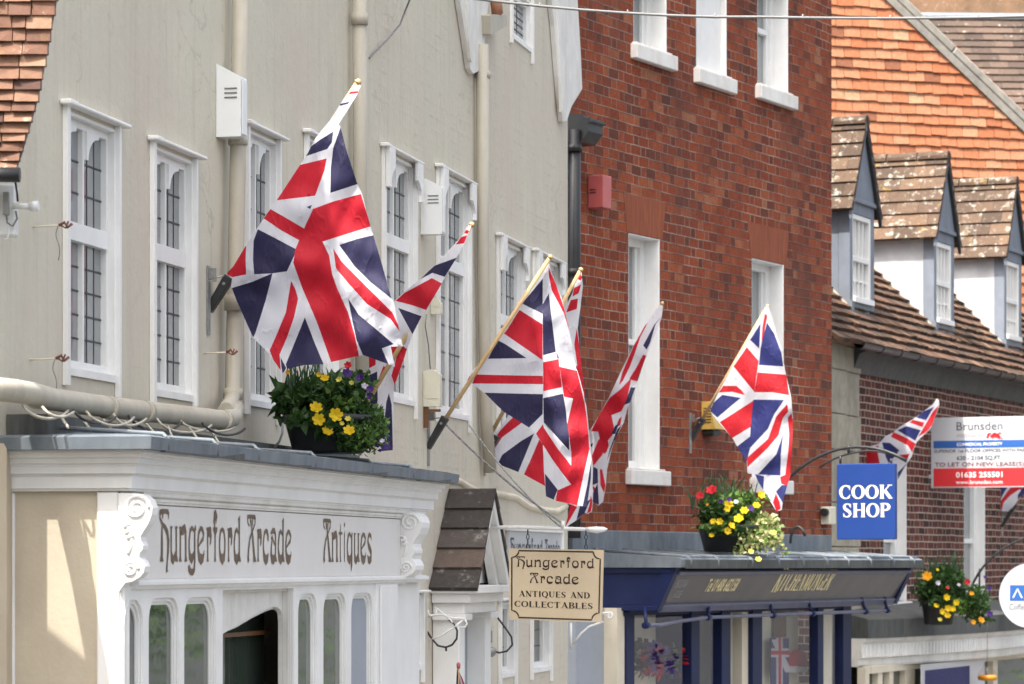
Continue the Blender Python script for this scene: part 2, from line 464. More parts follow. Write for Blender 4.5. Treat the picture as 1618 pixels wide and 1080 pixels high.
M['tile_left'] = tile_mat('brown_hung_tile', [(0, (.07, .035, .027)), (.45, (.16, .08, .052)), (.8, (.23, .125, .08)), (1, (.29, .17, .11))], lichen=.12, lcol=(.55, .4, .3))
M['slate'] = tile_mat('grey_stone_tile', [(0, (.055, .048, .043)), (.6, (.085, .073, .065)), (1, (.12, .088, .072))], lichen=.4, lcol=(.22, .215, .2), l2=(.2, .17, .12))
M['repoint'] = mk('pale_repointing', (.34, .22, .175), .9, .3, 30, bump=.3)
M['fascia_white'] = mk('fascia_off_white', (.72, .7, .67), .5, .03, 3, bump=.05, dirt=.25, dirtcol=(.58, .53, .46))
M['stone_dark'] = mk('lichened_stone', (.2, .19, .17), .9, .25, 9, bump=.5, bscale=30, dirt=.5, dirtcol=(.33, .31, .24))
M['mortar'] = mk('mortar_fillet', (.52, .46, .36), .9, .15, 12, bump=.4)
M['cheek_white'] = mk('flaking_white_paint', (.44, .455, .48), .85, .22, 4, bump=.4, bscale=18, dirt=.85, dirtcol=(.4, .42, .45))
M['lead_paint'] = mk('blue_grey_paint', (.17, .195, .235), .65, .12, 6, dirt=.4, dirtcol=(.1, .11, .13))
def wall_cream(name, brick):
    t = NT(name)
    col = t.ramp(t.noise(.8, 5, t.obj((1, 1, .35)), .6), [(.3, (.56, .525, .425)), (.7, (.62, .585, .475))])
    st = t.ramp(t.noise(2.2, 6, t.obj((2.2, 2.2, .25)), .7), [(.55, (0, 0, 0)), (.8, (.5,) * 3)])
    col = t.mix(st, col, (.46, .395, .31))
    sp = t.ramp(t.noise(9, 5, t.obj(), .8), [(.6, (0, 0, 0)), (.74, (.55,) * 3)])
    col = t.mix(sp, col, (.36, .32, .26))
    s2 = t.ramp(t.noise(5.5, 7, t.obj((3.2, 3.2, .1)), .75), [(.52, (0, 0, 0)), (.72, (.5,) * 3)])
    col = t.mix(s2, col, (.4, .35, .29))
    pk = t.ramp(t.noise(.55, 5, t.obj((1, 1, .8)), .65), [(.42, (0, 0, 0)), (.62, (.6,) * 3)])
    col = t.mix(pk, col, (.55, .475, .4))
    ck = t.n('ShaderNodeTexVoronoi', {'Scale': 1.1, 'Vector': t.n('ShaderNodeMapping', {0: t.n('ShaderNodeVectorMath', {0: t.obj(), 1: t.n('ShaderNodeTexNoise', {'Scale': 3.0, 'Detail': 6.0, 'Vector': t.obj()}).outputs[1]}, operation='ADD').outputs[0], 'Scale': (1, 1, .6)}).outputs[0]}, feature='DISTANCE_TO_EDGE').outputs[0]
    ckm = t.ramp(ck, [(.0, (.4,) * 3), (.012, (0, 0, 0))])
    col = t.mix(t.m('MULTIPLY', ckm, t.ramp(t.noise(.9, 3, t.obj()), [(.5, (0, 0, 0)), (.6, (1, 1, 1))])), col, (.27, .24, .2))
    h = t.noise(22, 5, t.obj(), .6)
    if brick:
        sq = t.n('ShaderNodeSeparateXYZ', {0: t.uv()})
        v = t.m('DIVIDE', t.m('ADD', sq.outputs[1], t.m('MULTIPLY', t.noise(2.5, 3, t.obj()), .03)), .08)
        fv = t.m('FRACT', v); e = t.m('MINIMUM', fv, t.m('SUBTRACT', 1.0, fv))
        fu = t.m('FRACT', t.m('ADD', t.m('DIVIDE', sq.outputs[0], .23), t.m('MULTIPLY', t.m('FLOOR', v), .47)))
        eu = t.m('MULTIPLY', t.m('MINIMUM', fu, t.m('SUBTRACT', 1.0, fu)), 2.6)
        j = t.n('ShaderNodeMapRange', {0: t.m('MINIMUM', e, eu), 1: .03, 2: .2}).outputs[0]
        mask = t.ramp(t.noise(3.7, 6, t.obj(), .8), [(.48, (.0,) * 3), (.68, (1,) * 3)])
        h = t.m('ADD', t.m('MULTIPLY', t.m('MULTIPLY', j, mask), .5), t.m('MULTIPLY', h, .9))
        jd = t.m('MULTIPLY', t.m('MULTIPLY', t.m('SUBTRACT', 1.0, j), mask), .16)
        col = t.mix(jd, col, (.3, .28, .24))
    h = t.m('ADD', h, t.m('MULTIPLY', t.noise(3.5, 4, t.obj()), 1.6))
    t.bump(h, .3, .012)
    return t.set(Base_Color=col, Roughness=.8, Specular_IOR_Level=.3)
M['cream_smooth'] = wall_cream('cream_render', False)
M['cream_brick'] = wall_cream('cream_painted_brick', True)
def leaf(name, a, b):
    t = NT(name)
    col = t.ramp(t.noise(30, 2, t.obj()), [(.3, a), (.7, b)])
    t.set(Base_Color=col, Roughness=.55, Specular_IOR_Level=.35)
    tl = t.n('ShaderNodeBsdfTranslucent'); t.put(tl.inputs[0], col)
    mx = t.n('ShaderNodeMixShader', {0: .3}); t.put(mx.inputs[1], t.b.outputs[0]); t.put(mx.inputs[2], tl.outputs[0])
    t.put(t.out.inputs[0], mx.outputs[0]); return t.mat
M['leaf'] = leaf('green_leaf', (.02, .055, .015), (.06, .13, .03))
M['leaf_light'] = leaf('fresh_leaf', (.06, .13, .025), (.16, .27, .05))
M['leaf_var'] = leaf('variegated_leaf', (.3, .34, .1), (.62, .6, .33))
M['leaf_blade'] = leaf('blade_leaf', (.025, .06, .03), (.06, .12, .05))
M['p_yellow'] = leaf('yellow_petal', (.75, .5, .01), (.85, .65, .02))
M['p_pale'] = leaf('lemon_petal', (.72, .66, .06), (.8, .74, .2))
M['p_orange'] = leaf('orange_petal', (.75, .33, .01), (.82, .42, .02))
M['p_red'] = leaf('red_petal', (.6, .015, .03), (.72, .03, .05))
M['p_purple'] = leaf('purple_petal', (.045, .015, .13), (.1, .04, .25))
M['p_white'] = leaf('mauve_white_petal', (.5, .45, .55), (.7, .66, .72))

# ------------------------------------------------------------------ ground
g = MB(); g.quad([(-150, -60, 0), (150, -60, 0), (150, 300, 0), (-150, 300, 0)])
struct(g.build('road', M['asphalt'], base=(0, 0, 0)))
def pave(fr, ua, ub, w):
    mb = MB(fr); mb.box(ua, ub, -.3, w, 0.004, .13)
    return struct(mb.build('pavement', M['paving']))

def L(fr, px, py, o=0.0):
    u, z = fr.uz(px, py, o); return (u, o, z)
def rect(u0, u1, z0, z1):
    return [(u0, z0), (u1, z0), (u1, z1), (u0, z1)]
def bez(p0, p1, p2, p3, n=10):
    r = []
    for i in range(n + 1):
        t = i / n; a = (1 - t)
        r.append(tuple(a ** 3 * p0[k] + 3 * a * a * t * p1[k] + 3 * a * t * t * p2[k] + t ** 3 * p3[k] for k in range(len(p0))))
    return r
def spiral(cx, cy, r0, r1, a0, a1, n=26):
    return [(cx + (r0 + (r1 - r0) * i / n) * math.cos(R(a0 + (a1 - a0) * i / n)), cy + (r0 + (r1 - r0) * i / n) * math.sin(R(a0 + (a1 - a0) * i / n))) for i in range(n + 1)]

# ------------------------------------------------------------------ windows of the cream house
def lead_window(bld, fr, xl, xr, yt, yb, D=.085, ytr=None, hood=True, lights=2, cols=3, trim=.028, scroll=False, pane='glass_sky', rows=(3, 5)):
    u0, z1 = fr.uz(xl, yt); u1 = fr.u(xr); z0 = fr.z(xl, yb)
    f = MB(fr)
    t = .014
    f.box(u0 + .001, u0 + t, -D, .004, z0 + .001, z1 - .001)
    f.box(u1 - t, u1 - .001, -D, .004, z0 + .001, z1 - .001)
    f.box(u0 + t, u1 - t, -D, .004, z1 - t, z1 - .001)
    f.box(u0 + t, u1 - t, -D, .012, z0 + .001, z0 + .03)
    f.box(u0 - trim, u0 + .004, .002, .024, z0 - .04, z1 + .012)
    f.box(u1 - .004, u1 + trim * .7, .002, .024, z0 - .07, z1 + .012)
    a0, a1, b0, b1 = u0 + t, u1 - t, z0 + .03, z1 - t
    fw = .017
    f.box(a0, a0 + fw, -D - .03, -D + .012, b0, b1); f.box(a1 - fw, a1, -D - .03, -D + .012, b0, b1)
    f.box(a0 + fw, a1 - fw, -D - .03, -D + .012, b0, b0 + .035); f.box(a0 + fw, a1 - fw, -D - .03, -D + .012, b1 - .03, b1)
    zt = fr.z(xl, ytr) if ytr else None
    if zt: f.box(a0 + fw, a1 - fw, -D - .03, -D + .02, zt - .035, zt + .035)
    uc = [a0 + fw + (a1 - a0 - 2 * fw) * k / lights for k in range(lights + 1)]
    mw = .009
    zb = [b0 + .035] + ([zt - .035, zt + .035] if zt else []) + [b1 - .03]
    segs = [(zb[i], zb[i + 1]) for i in range(0, len(zb), 2)]
    for k in range(1, lights):
        for za, zc in segs: f.box(uc[k] - mw, uc[k] + mw, -D - .03, -D + .008, za, zc)
    # scalloped boards under the head
    za, zc = segs[-1]
    for k in range(lights):
        x0 = uc[k] + (mw if k else 0); w = (uc[k + 1] - x0) * .6
        h = min(.15, (zc - za) * .3)
        pts = [(x0, zc), (x0 + w, zc), (x0 + w * .92, zc - h * .16)] + [(x0 + w * (.92 - .8 * math.sin(R(a))), zc - h * (.16 + .84 * (1 - math.cos(R(a))))) for a in (20, 40, 60, 80, 90)] + [(x0, zc - h)]
        f.prism(pts, 'o', -D - .004, -D + .02)
    if scroll:
        w, h = .1, .2
        pts = [(u0 - .02, z1 + .012), (u0 + w, z1 + .012), (u0 + w, z1 - h * .45)] + [(u0 - .02 + (w + .02) * (.95 - .3 * math.sin(R(a)) - .55 * (a / 180)), z1 - h * (.45 + .55 * a / 180)) for a in (0, 40, 80, 120, 160, 180)] + [(u0 - .02, z1 - h)]
        f.prism(pts, 'o', .026, .05)
        pts = [(u1 + .12 - p[0] + u0 - .08, p[1]) for p in pts]
        f.prism(pts, 'o', .026, .045)
    win = f.build('window', M['white'], bld)
    for za, zc in segs:
        for k in range(lights):
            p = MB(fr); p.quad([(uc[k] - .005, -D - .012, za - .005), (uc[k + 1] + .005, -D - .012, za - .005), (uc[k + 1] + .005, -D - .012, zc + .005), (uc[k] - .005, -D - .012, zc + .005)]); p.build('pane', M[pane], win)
    l = MB(fr)
    for si, (za, zc) in enumerate(segs):
        for k in range(lights):
            x0, x1 = uc[k] + (mw if k else 0), uc[k + 1] - (mw if k < lights - 1 else 0)
            for c in range(1, cols):
                x = x0 + (x1 - x0) * c / cols; l.box(x - .0032, x + .0032, -D - .0115, -D - .0095, za, zc)
            n = rows[0] if (len(segs) > 1 and si == 1) else rows[1]
            for r in range(1, n):
                z = za + (zc - za) * r / n; l.box(x0, x1, -D - .0115, -D - .009, z - .0035, z + .0035)
    l.build('lead_lattice', M['lattice'], win)
    if hood:
        h = MB(fr)
        h.box(u0 - trim - .03, u1 + trim + .06, .002, .045, z1 + .014, z1 + .028)
        h.box(u0 - trim - .033, u0 + .03, .002, .048, z1 + .012, z1 + .031)
        h.build('drip_board', M['white'], win, bevel=.004)
    return win

WIN1 = [  # xl, xr, ytop, ybottom, transom, hood, scroll
    (102, 181, 172, 592, 358, True, False), (239, 303, 228, 625, 392, True, False),
    (388, 436, 202, 640, 385, True, False), (482, 527, 215, 648, 395, True, False),
    (604, 653, 236, 632, 372, True, True), (690, 739, 268, 655, 408, True, True),
    (785, 824, 376, 700, 500, True, True), (842, 882, 400, 706, 515, True, True),
    (806, 838, -25, 58, None, False, False)]
LOW1 = [(634, 664, 941, 1062), (788, 812, 952, 1072), (838, 868, 962, 1064)]

# ------------------------------------------------------------------ the cream house
uA, uB = W1.u(-60), W1.u(897)
cream_house = thing('cream_house', 'long cream rendered house with white leaded windows and cream downpipes', 'house', W1.P((uA + uB) / 2, 0, 0))
holes = []
for xl, xr, yt, yb, *_ in WIN1 + [w + (None,) for w in LOW1]:
    u0, z1 = W1.uz(xl, yt); holes.append(rect(u0, W1.u(xr), W1.z(xl, yb), z1))
u560 = W1.u(585)
ztA, ztB = 7.2, 7.4
mb = MB(W1)
mb.plate([(uA, -.2), (u560, -.2), (uB, -.2), (uB, ztB), (u560, ztA + (ztB - ztA) * (u560 - uA) / (uB - uA)), (uA, ztA)], holes, -.3, 0.0,
         lines=[((u560, -.2), (u560, 9))], mfun=lambda c: 0 if c.x < u560 else 1, back=False)
mb.build('wall', [M['cream_smooth'], M['cream_brick']], cream_house)
for xl, xr, yt, yb, tr, hd, sc in WIN1:
    lead_window(cream_house, W1, xl, xr, yt, yb, ytr=tr, hood=hd, scroll=sc, D=.036 if xl < 350 else .034, lights=1 if xl == 806 else 2)
for xl, xr, yt, yb in LOW1:
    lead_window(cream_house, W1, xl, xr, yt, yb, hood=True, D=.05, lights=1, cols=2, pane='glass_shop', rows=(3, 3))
for pts in ([(672, -260), (745, -260), (776, -30), (768, 40), (766, 78), (756, 112), (748, 116), (743, 108), (736, 60), (722, -30)],
            [(815, -260), (875, -260), (911, -30), (918, 90), (920, 140), (903, 168), (896, 190), (889, 192), (882, 120), (876, 40), (868, -30)]):
    q = [W1.uz(x, y, .035) for x, y in pts]
    b = MB(W1); b.prism(q, 'o', .004, .035)
    c = [W1.uz(x, y, .05) for x, y in pts]
    um = sum(p[0] for p in c) / len(c)
    b.prism([(um + (p[0] - um) * .38, p[1] + (.06 if 2 < i < len(c) - 2 else 0)) for i, p in enumerate(c)], 'o', .03, .05)
    b.build('bargeboard', M['white_old'], cream_house, bevel=.006)
def pipe_run(pts, fr, r, name, mat, parent, collars=()):
    b = MB(fr); b.tube([L(fr, x, y, o) for x, y, o in pts], r, 12)
    for x, y, o, h in collars:
        u, z = fr.uz(x, y, o); b.tube([(u, o, z - h), (u, o, z + h)], r * 1.22, 12)
    return b.build(name, M[mat], parent)
pipe_run([(380, -30, .06), (375, 300, .06), (368, 620, .06), (365, 636, .07), (357, 648, .1)], W1, .036, 'downpipe', 'pipe', cream_house, [(370, 478, .06, .035), (376, 222, .06, .02), (368, 622, .06, .025)])
pipe_run([(568, -30, .055), (569, 300, .055), (573, 650, .055)], W1, .036, 'downpipe', 'pipe', cream_house, [(568, 30, .055, .03)])
pipe_run([(762, 70, .05), (763, 400, .05), (768, 660, .05), (775, 745, .06)], W1, .038, 'downpipe', 'pipe', cream_house, [(763, 118, .05, .02)])
pipe_run([(372, 646, .1), (366, 660, .12), (350, 663, .12), (290, 656, .12), (225, 649, .12), (150, 640, .12), (78, 630, .13), (52, 622, .14), (20, 617, .16), (-30, 612, .16)], W1, .042, 'soil_pipe', 'pipe', cream_house)
for x, y in ((60, 626), (170, 643), (228, 650), (352, 663)):
    b = MB(W1); p = Vector(L(W1, x, y, .125)); b.tube([p - Vector((.02, 0, .001)), p + Vector((.02, 0, -.001))], .046, 14)
    b.build('pipe_collar', M['pipe'], cream_house)
b = MB(W1)
p = [L(W1, x, y, .07) for x, y in ((783, -25), (784, 5), (786, 21))]
b.tube(p, .036, 10)
b.build('clay_rainwater_pipe', M['terracotta'], cream_house)
b = MB(W1); q = [W1.uz(x, y, .05) for x, y in ((764, 22), (790, 24), (792, 40), (766, 56))]
b.prism(q, 'o', .003, .09); b.build('rainwater_head', M['pipe'], cream_house, bevel=.01)
# uneven plaster ledge over the ground floor
b = MB(W1)
pts = [(700, 757), (725, 760), (738, 768), (752, 776), (790, 781), (815, 786), (835, 800), (860, 806), (880, 808), (894, 800)]
b.tube([L(W1, x, y, .004) for x, y in pts], .022, 8)
b.build('plaster_ledge', M['cream_paint'], cream_house)
pave(W1, uA, uB, 1.7)

# iron ties and bits on the cream wall
def small(name, label, cat, mb, mats, base=None, group=None):
    return tag(mb.build(name, mats, base=base), label, cat, group)
def tie(px, py, length, label, wire=True):
    b = MB(W1)
    p = L(W1, px, py, 0); q = L(W1, px + length, py - 1, .0)
    b.tube([p, (p[0], .1, p[2] + .003)], .0035, 6)
    e = Vector((p[0], .1, p[2] + .003))
    b2 = [e + Vector((0, .002, 0)), e + Vector((.01, .02, .012)), e + Vector((0, .035, -.008)), e + Vector((.008, .05, .006))]
    b.tube(b2, .006, 6, m=1)
    b.tube([e + Vector((.004, .01, 0)), e + Vector((.006, .026, -.01)), e + Vector((-.004, .04, .014))], .004, 6, m=1)
    if wire: b.tube(bez(tuple(e), tuple(e + Vector((0, -.03, -.06))), tuple(e + Vector((0, .02, -.05))), tuple(e + Vector((0, .0, -.13)))), .002, 6, m=2)
    return small('wall_tie', label, 'wall tie', b, [M['cream_paint'], M['rust'], M['cable_grey']])
tie(52, 358, 40, 'iron wall tie with rusty wire level with the middle of the leftmost window')
tie(47, 568, 40, 'painted iron wall tie with a dangling wire, left of the foot of the leftmost window')
tie(322, 558, 40, 'painted iron wall tie with rusty wire crossing the cream downpipe', False)

# ------------------------------------------------------------------ alarm boxes and small boxes
def louvre_box(px, py, py2, label, d=.125, w=.1):
    u, z1 = W1.uz(px, py); z0 = W1.z(px, py2)
    t = thing('alarm_box', label, 'alarm box', W1.P(u, 0, z0))
    b = MB(W1); b.prism([(0.002, z0), (d, z0), (d, z1 - .06), (.002, z1)], 'u', u, u + w)
    b.build('case', M['plastic'], t, bevel=.006)
    s = MB(W1)
    for k in range(3): s.box(u - .003, u - .0005, d * .35, d * .85, z1 - .115 - .02 * k, z1 - .109 - .02 * k)
    s.build('louvre', M['slot'], t)
    f = MB(W1); f.box(u + .008, u + w - .008, d + .001, d + .006, z0 + .01, z1 - .075); f.build('front_plate', M['plastic'], t, bevel=.003)
louvre_box(341, 100, 216, 'tall white louvred alarm box over the downpipe left of the largest flag', .115, .09)
louvre_box(664, 278, 370, 'white louvred alarm box overlapping a leaded window, right of the largest flag', .125, .075)
def meter_box(px, py, py2, d, w, label, bracket=False):
    u, z1 = W1.uz(px, py); z0 = W1.z(px, py2)
    t = thing('meter_box', label, 'junction box', W1.P(u, 0, z0))
    b = MB(W1); b.prism([(.002, z0), (d, z0), (d, z1 - .03), (d * .6, z1), (.002, z1 - .01)], 'u', u, u + w); b.build('case', M['plastic_cream'], t, bevel=.005)
    f = MB(W1); f.box(u - .003, u - .0005, .012, d - .012, z0 + .045, z1 - .05); f.build('cover', M['plastic_cream'], t)
    if bracket:
        k = MB(W1); k.box(u + .01, u + .02, .002, .03, z0 - .12, z0 - .001); k.box(u + .01, u + .02, .03, d, z0 - .03, z0 - .015); k.build('bracket', M['brown'], t)
meter_box(668, 583, 642, .1, .05, 'cream metal box on a rusty bracket under a hanging black cable', True)
meter_box(680, 470, 496, .06, .05, 'small cream junction box high on the wall behind the second flag')
b = MB(W1); b.tube([L(W1, *p) for p in ((674, 497, .02), (672, 515, .02), (677, 545, .02), (680, 583, .04))], .004, 6)
small('wall_cable', 'thin black cable hanging between two cream boxes on the wall', 'cable', b, M['cable_grey'])
b = MB(W1); b.tube([L(W1, *p) for p in ((655, -20, .2), (645, 5, .1), (632, 38, .06), (612, 62, .03), (590, 84, .012), (583, 92, .002))], .005, 6)
small('service_cable', 'black service cable curving down to the cream wall from above', 'cable', b, M['cable_grey'])

# cables heaped under the soil pipe
b = MB(W1)
rnd = random.Random(3)
for k in range(9):
    x0 = 40 + k * 34 + rnd.uniform(-8, 8); x1 = x0 + rnd.uniform(50, 90)
    y0 = 642 + (x0 - 60) * .1; y1 = 642 + (x1 - 60) * .1
    o = .2 + rnd.uniform(-.03, .05)
    b.tube([L(W1, *q) for q in bez((x0, y0, o - .02), (x0 + 15, y0 + rnd.uniform(16, 32), o + .04), (x1 - 15, y1 + rnd.uniform(10, 28), o + .03), (x1, y1 + 2, o - .02), 9)], .0055, 6, m=k % 3 == 2 and 1 or 0)
for k in range(8):
    x0 = 95 + k * 34; y0 = 652 + (x0 - 60) * .1
    b.tube([L(W1, *q) for q in ((x0, y0, .2), (x0 + rnd.uniform(8, 20), y0 + rnd.uniform(16, 26), .28))], .005, 6)
small('cable_bundle', 'tangle of pale cables slung under the soil pipe over the shopfront roof', 'cables', b, [M['cable_pale'], M['black']])

# ------------------------------------------------------------------ the arcade shopfront
uL = W1.u(12); OF = .45
uR = W1.u(640, OF)
def zs(y): return W1.z(215, y, .47)
shop = thing('arcade_shopfront', 'white moulded shopfront with brown lettered fascia and scroll brackets, on the cream house', 'shopfront', W1.P(uL, OF, 0))
uE = W1.u(672, OF)
path0 = [(uL, 0.003), (uL, OF), (uE, OF), (uE, .003)]
def course(y0, y1, out, name=None, mat='white_old', inner=-.1):
    m_ = MB(W1); m_.sweep(path0, [(inner, zs(y1)), (out, zs(y1)), (out, zs(y0)), (inner, zs(y0))]); return m_
c = MB(W1)
def prof(rows):
    pr = [(-.1, zs(rows[-1][2]))]
    for o, y0, y1 in reversed(rows): pr += [(o, zs(y1)), (o, zs(y0))]
    return pr + [(-.1, zs(rows[0][1]))]
rows = [(.10, 712, 718), (.085, 718, 724), (.07, 724, 733), (.058, 733, 737), (.055, 737, 749), (.04, 749, 752), (.036, 752, 772), (.026, 772, 776)]
c.sweep(path0, prof(rows))
c.build('cornice', M['white'], shop, bevel=.002)
rope = MB(W1)
rope.sweep([(uL + .14, OF - .02), (uE - .08, OF - .02)], [(0, zs(796)), (.03, zs(794)), (.03, zs(791)), (.036, zs(790)), (.036, zs(786)), (.028, zs(785)), (.042, zs(782)), (.042, zs(776)), (0, zs(776))])
rope.build('bed_moulding', M['white_old'], shop)
uF0, uF1 = uL + .13, uE - .1
fb = MB(W1); fb.box(uF0, uF1, OF - .06, OF + .004, zs(915), zs(796)); fb.build('fascia_board', M['fascia_white'], shop)
lm = MB(W1); lm.sweep([(uL + .06, OF - .02), (uE - .04, OF - .02)], [(0, zs(931)), (.03, zs(931)), (.036, zs(926)), (.05, zs(924)), (.05, zs(919)), (.034, zs(916)), (0, zs(914))]); lm.build('lower_moulding', M['white'], shop)
# lead roof
ld = MB(W1)
def lead_seg(path, z0f, z1f):
    m_ = MB(W1); m_.sweep(path, [(-.2, z0f), (.135, z0f), (.138, z1f), (.12, z1f + .006), (-.12, z1f + .035), (-.2, z1f + .05)]); return m_
zl0, zl1 = zs(712), zs(691)
ld.sweep(path0, [(-.3, zl0), (.14, zl0), (.145, zl1 - .004), (.115, zl1 + .004), (-.3, zl1 + .032)])
ld.build('lead_roof', M['lead'], shop)
up_ = MB(W1); up_.box(uL - .02, uE - .2, .004, .16, zl1 - .01, zl1 + .085); up_.build('shade_upstand', M['lead_dark'], shop)  # dark backing; its lead colour also stands in for shade below the soil pipe
for k, x in enumerate((262, 340, 405, 495, 585, 650)):
    u = W1.u(x, OF + .13)
    lr = MB(W1); lr.tube([(u, OF + .136, zl0 + .004), (u, OF + .137, zl1 - .004), (u, OF + .12, zl1 + .012), (u + .02, .17, zl1 + .04)], .009, 8); lr.build('lead_roll', M['lead'], shop)
st = MB(W1)
ua, ub = W1.u(262, OF + .14), W1.u(712, OF + .14)
prev = ua
for k in range(14):
    nx = ua + (ub - ua) * (k + 1) / 14
    jj = random.uniform(-.003, .004)
    st.hexa([(prev, OF + .12, zl0 - .006 + jj), (nx, OF + .12, zl0 - .006), (nx, OF + .14 + jj, zl0 - .006), (prev, OF + .14, zl0 - .006 + jj), (prev, OF + .12, zl1 + .002), (nx, OF + .12, zl1), (nx, OF + .138 + jj, zl1), (prev, OF + .138, zl1 + .002)])
    prev = nx + .003
st.build('lead_apron', M['lead_dark'], shop)
# return side panel and pilaster facing the camera
rp = MB(W1)
rp.box(uL - .004, uL + .03, .003, W1.side(uL).u(157), .0, zs(776))
rp.build('return_panel', M['tan'], shop)
S1 = W1.side(uL)
o155, o190 = S1.u(155), S1.u(190)
pl = MB(W1)
pl.box(uL - .02, uL + .06, o155, o190, 0, zs(777))
pl.box(uL - .012, uL + .055, o190, OF - .002, 0, zs(777))
pl.box(uL - .016, uL + .05, .003, .03, 0, zs(777))
pl.build('corner_pilaster', M['white'], shop, bevel=.006)
# right pilaster
pr_ = MB(W1)
ur0, ur1 = W1.u(592, OF), W1.u(626, OF)
pr_.box(ur0, ur1, .2, OF + .01, 0, zs(930)); pr_.box(ur0 + .05, ur1 - .05, OF + .01, OF + .02, 0, zs(935)); pr_.box(ur1 - .02, uE, .003, OF - .03, 0, zs(930))
pr_.build('pilaster', M['white'], shop, bevel=.006)
# scroll brackets
cprof = crop(170, 760, 4.908, [(105, 95), (215, 92), (300, 105), (350, 150), (368, 205), (362, 260), (335, 330), (295, 390), (272, 430), (278, 465), (292, 500), (290, 530), (268, 555), (262, 590), (290, 620), (306, 660), (300, 705), (270, 742), (205, 778), (160, 785), (125, 830), (105, 860)])
cp = [S1.uz(x, y) for x, y in cprof]
def console(u, w):
    b = MB(W1); b.prism(cp, 'u', u, u + w)
    for cx, cy, r0, r1, a0, a1 in ((245, 205, 98, 22, 0, 640), (200, 680, 62, 12, 0, 620)):
        sp = spiral(cx, cy, r0, r1, a0, -a1, 44)
        q = [S1.uz(*crop(170, 760, 4.908, [p])[0]) for p in sp]
        b.tube([(u - .002, a, z) for a, z in q], .007, 6)
    q = [S1.uz(*crop(170, 760, 4.908, [p])[0]) for p in bez((160, 330), (210, 380), (225, 480), (180, 560), 8)]
    b.tube([(u - .001, a, z) for a, z in q], .008, 6)
    for x, y in ((160, 350), (170, 400), (190, 440)):
        a, z = S1.uz(*crop(170, 760, 4.908, [(x, y)])[0]); b.tube([(u - .006, a - .006, z), (u - .006, a + .02, z + .01)], [.01, .003], 6)
    return b.build('scroll_bracket', M['white'], shop, bevel=.005)
console(uL - .03, .065)
console(W1.u(632, OF), .17)
# front: mullioned lights and the recessed doorway
def round_top(u0, u1, z0, z1, r, n=6):
    r = min(r, (u1 - u0) / 2)
    return [(u0, z0), (u1, z0)] + [(u1 - r + r * math.cos(R(90 * k / n)), z1 - r + r * math.sin(R(90 * k / n))) for k in range(n + 1)] + [(u0 + r - r * math.sin(R(90 * k / n)), z1 - r + r * math.cos(R(90 * k / n))) for k in range(n + 1)]
fr_ = MB(W1)
lights_px = [(196, 226, 948), (235, 283, 945), (291, 341, 944), (471, 501, 938), (511, 547, 938), (555, 589, 937)]
ent = (W1.u(352, OF), W1.u(464, OF))
us0, us1 = uL + .03, ur0 + .01
zf0, zf1 = 1.2, zs(926)
h0, h1, h2 = [], [], []
for i, (a, b_, y) in enumerate(lights_px):
    u0, u1 = W1.u(a, OF), W1.u(b_, OF); zt = W1.z(a, y, OF)
    h0.append(round_top(u0, u1, 1.5, zt, .09)); h1.append(round_top(u0 + .004, u1 - .012, 1.52, zt - .014, .085)); h2.append(round_top(u0 + .008, u1 - .026, 1.54, zt - .026, .08))
ze = W1.z(355, 932, OF)
erect = rect(ent[0], ent[1], 1.21, ze)
fr_.plate(rect(us0, us1, zf0, zf1), h0 + [erect], OF - .009, OF, 0)
fr_.plate(rect(us0, us1, zf0, zf1), h1 + [erect], OF - .018, OF - .01, 0)
fr_.plate(rect(us0, us1, zf0, zf1), h2 + [erect], OF - .027, OF - .019, 0)
fr_.box(us0, us1, .25, OF - .002, .0, zf0 - .002)
fr_.build('window_frame', M['white'], shop)
for (a, b_, y), mi in zip(lights_px, (0, 0, 0, 0, 0, 1)):
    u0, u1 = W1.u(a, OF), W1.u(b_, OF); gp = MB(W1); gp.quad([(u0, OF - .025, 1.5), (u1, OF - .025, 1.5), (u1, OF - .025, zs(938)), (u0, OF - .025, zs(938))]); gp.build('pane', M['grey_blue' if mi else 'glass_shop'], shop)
# doorway: recess with a raking arched head
e0, e1 = ent
op = OF - .05
dw = MB(W1)
hole = [W1.uz(x, y, op) for x, y in ((349, 1003), (375, 987.5), (400, 972.5), (420, 962.5), (431, 958.5), (438, 958.5), (443, 963), (445.5, 970), (446.5, 982))]
hole = [(hole[0][0], 1.0)] + hole + [(hole[-1][0], 1.0)]
dw.plate(rect(e0 + .002, e1 + .1, .99, ze + .02), [hole], op - .02, op, 0)
hole2 = [W1.uz(x - 2.5, y + 4, op - .022) for x, y in ((375, 987.5), (400, 972.5), (420, 962.5), (431, 958.5), (438, 958.5), (443, 963), (445.5, 970), (446.5, 982))]
hole2 = [(hole[0][0] - .1, 1.0), (hole[0][0] - .1, W1.z(349, 1007, op - .022))] + hole2 + [(hole2[-1][0], 1.0)]
dw.plate(rect(e0 - .2, e1 + .1, .99, ze + .019), [hole2], op - .03, op - .022, 0)
dw.box(e1 + .003, e1 + .012, op + .001, OF - .028, .2, ze)
dw.box(e0 + .01, e1 - .002, op + .001, OF - .03, ze - .012, ze)
dw.build('doorway', M['white_old'], shop)
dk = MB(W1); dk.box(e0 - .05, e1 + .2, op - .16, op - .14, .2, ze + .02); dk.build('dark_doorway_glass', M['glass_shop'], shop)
db = MB(W1); zz = W1.z(352, 1004, op - .1)
db.box(e0 - .02, e1 + .15, op - .13, op - .1, zz - .009, zz + .009); db.box(e0 + .1, e0 + .125, op - .13, op - .1, .3, zz - .01)
db.build('door_frame', M['brown'], shop)

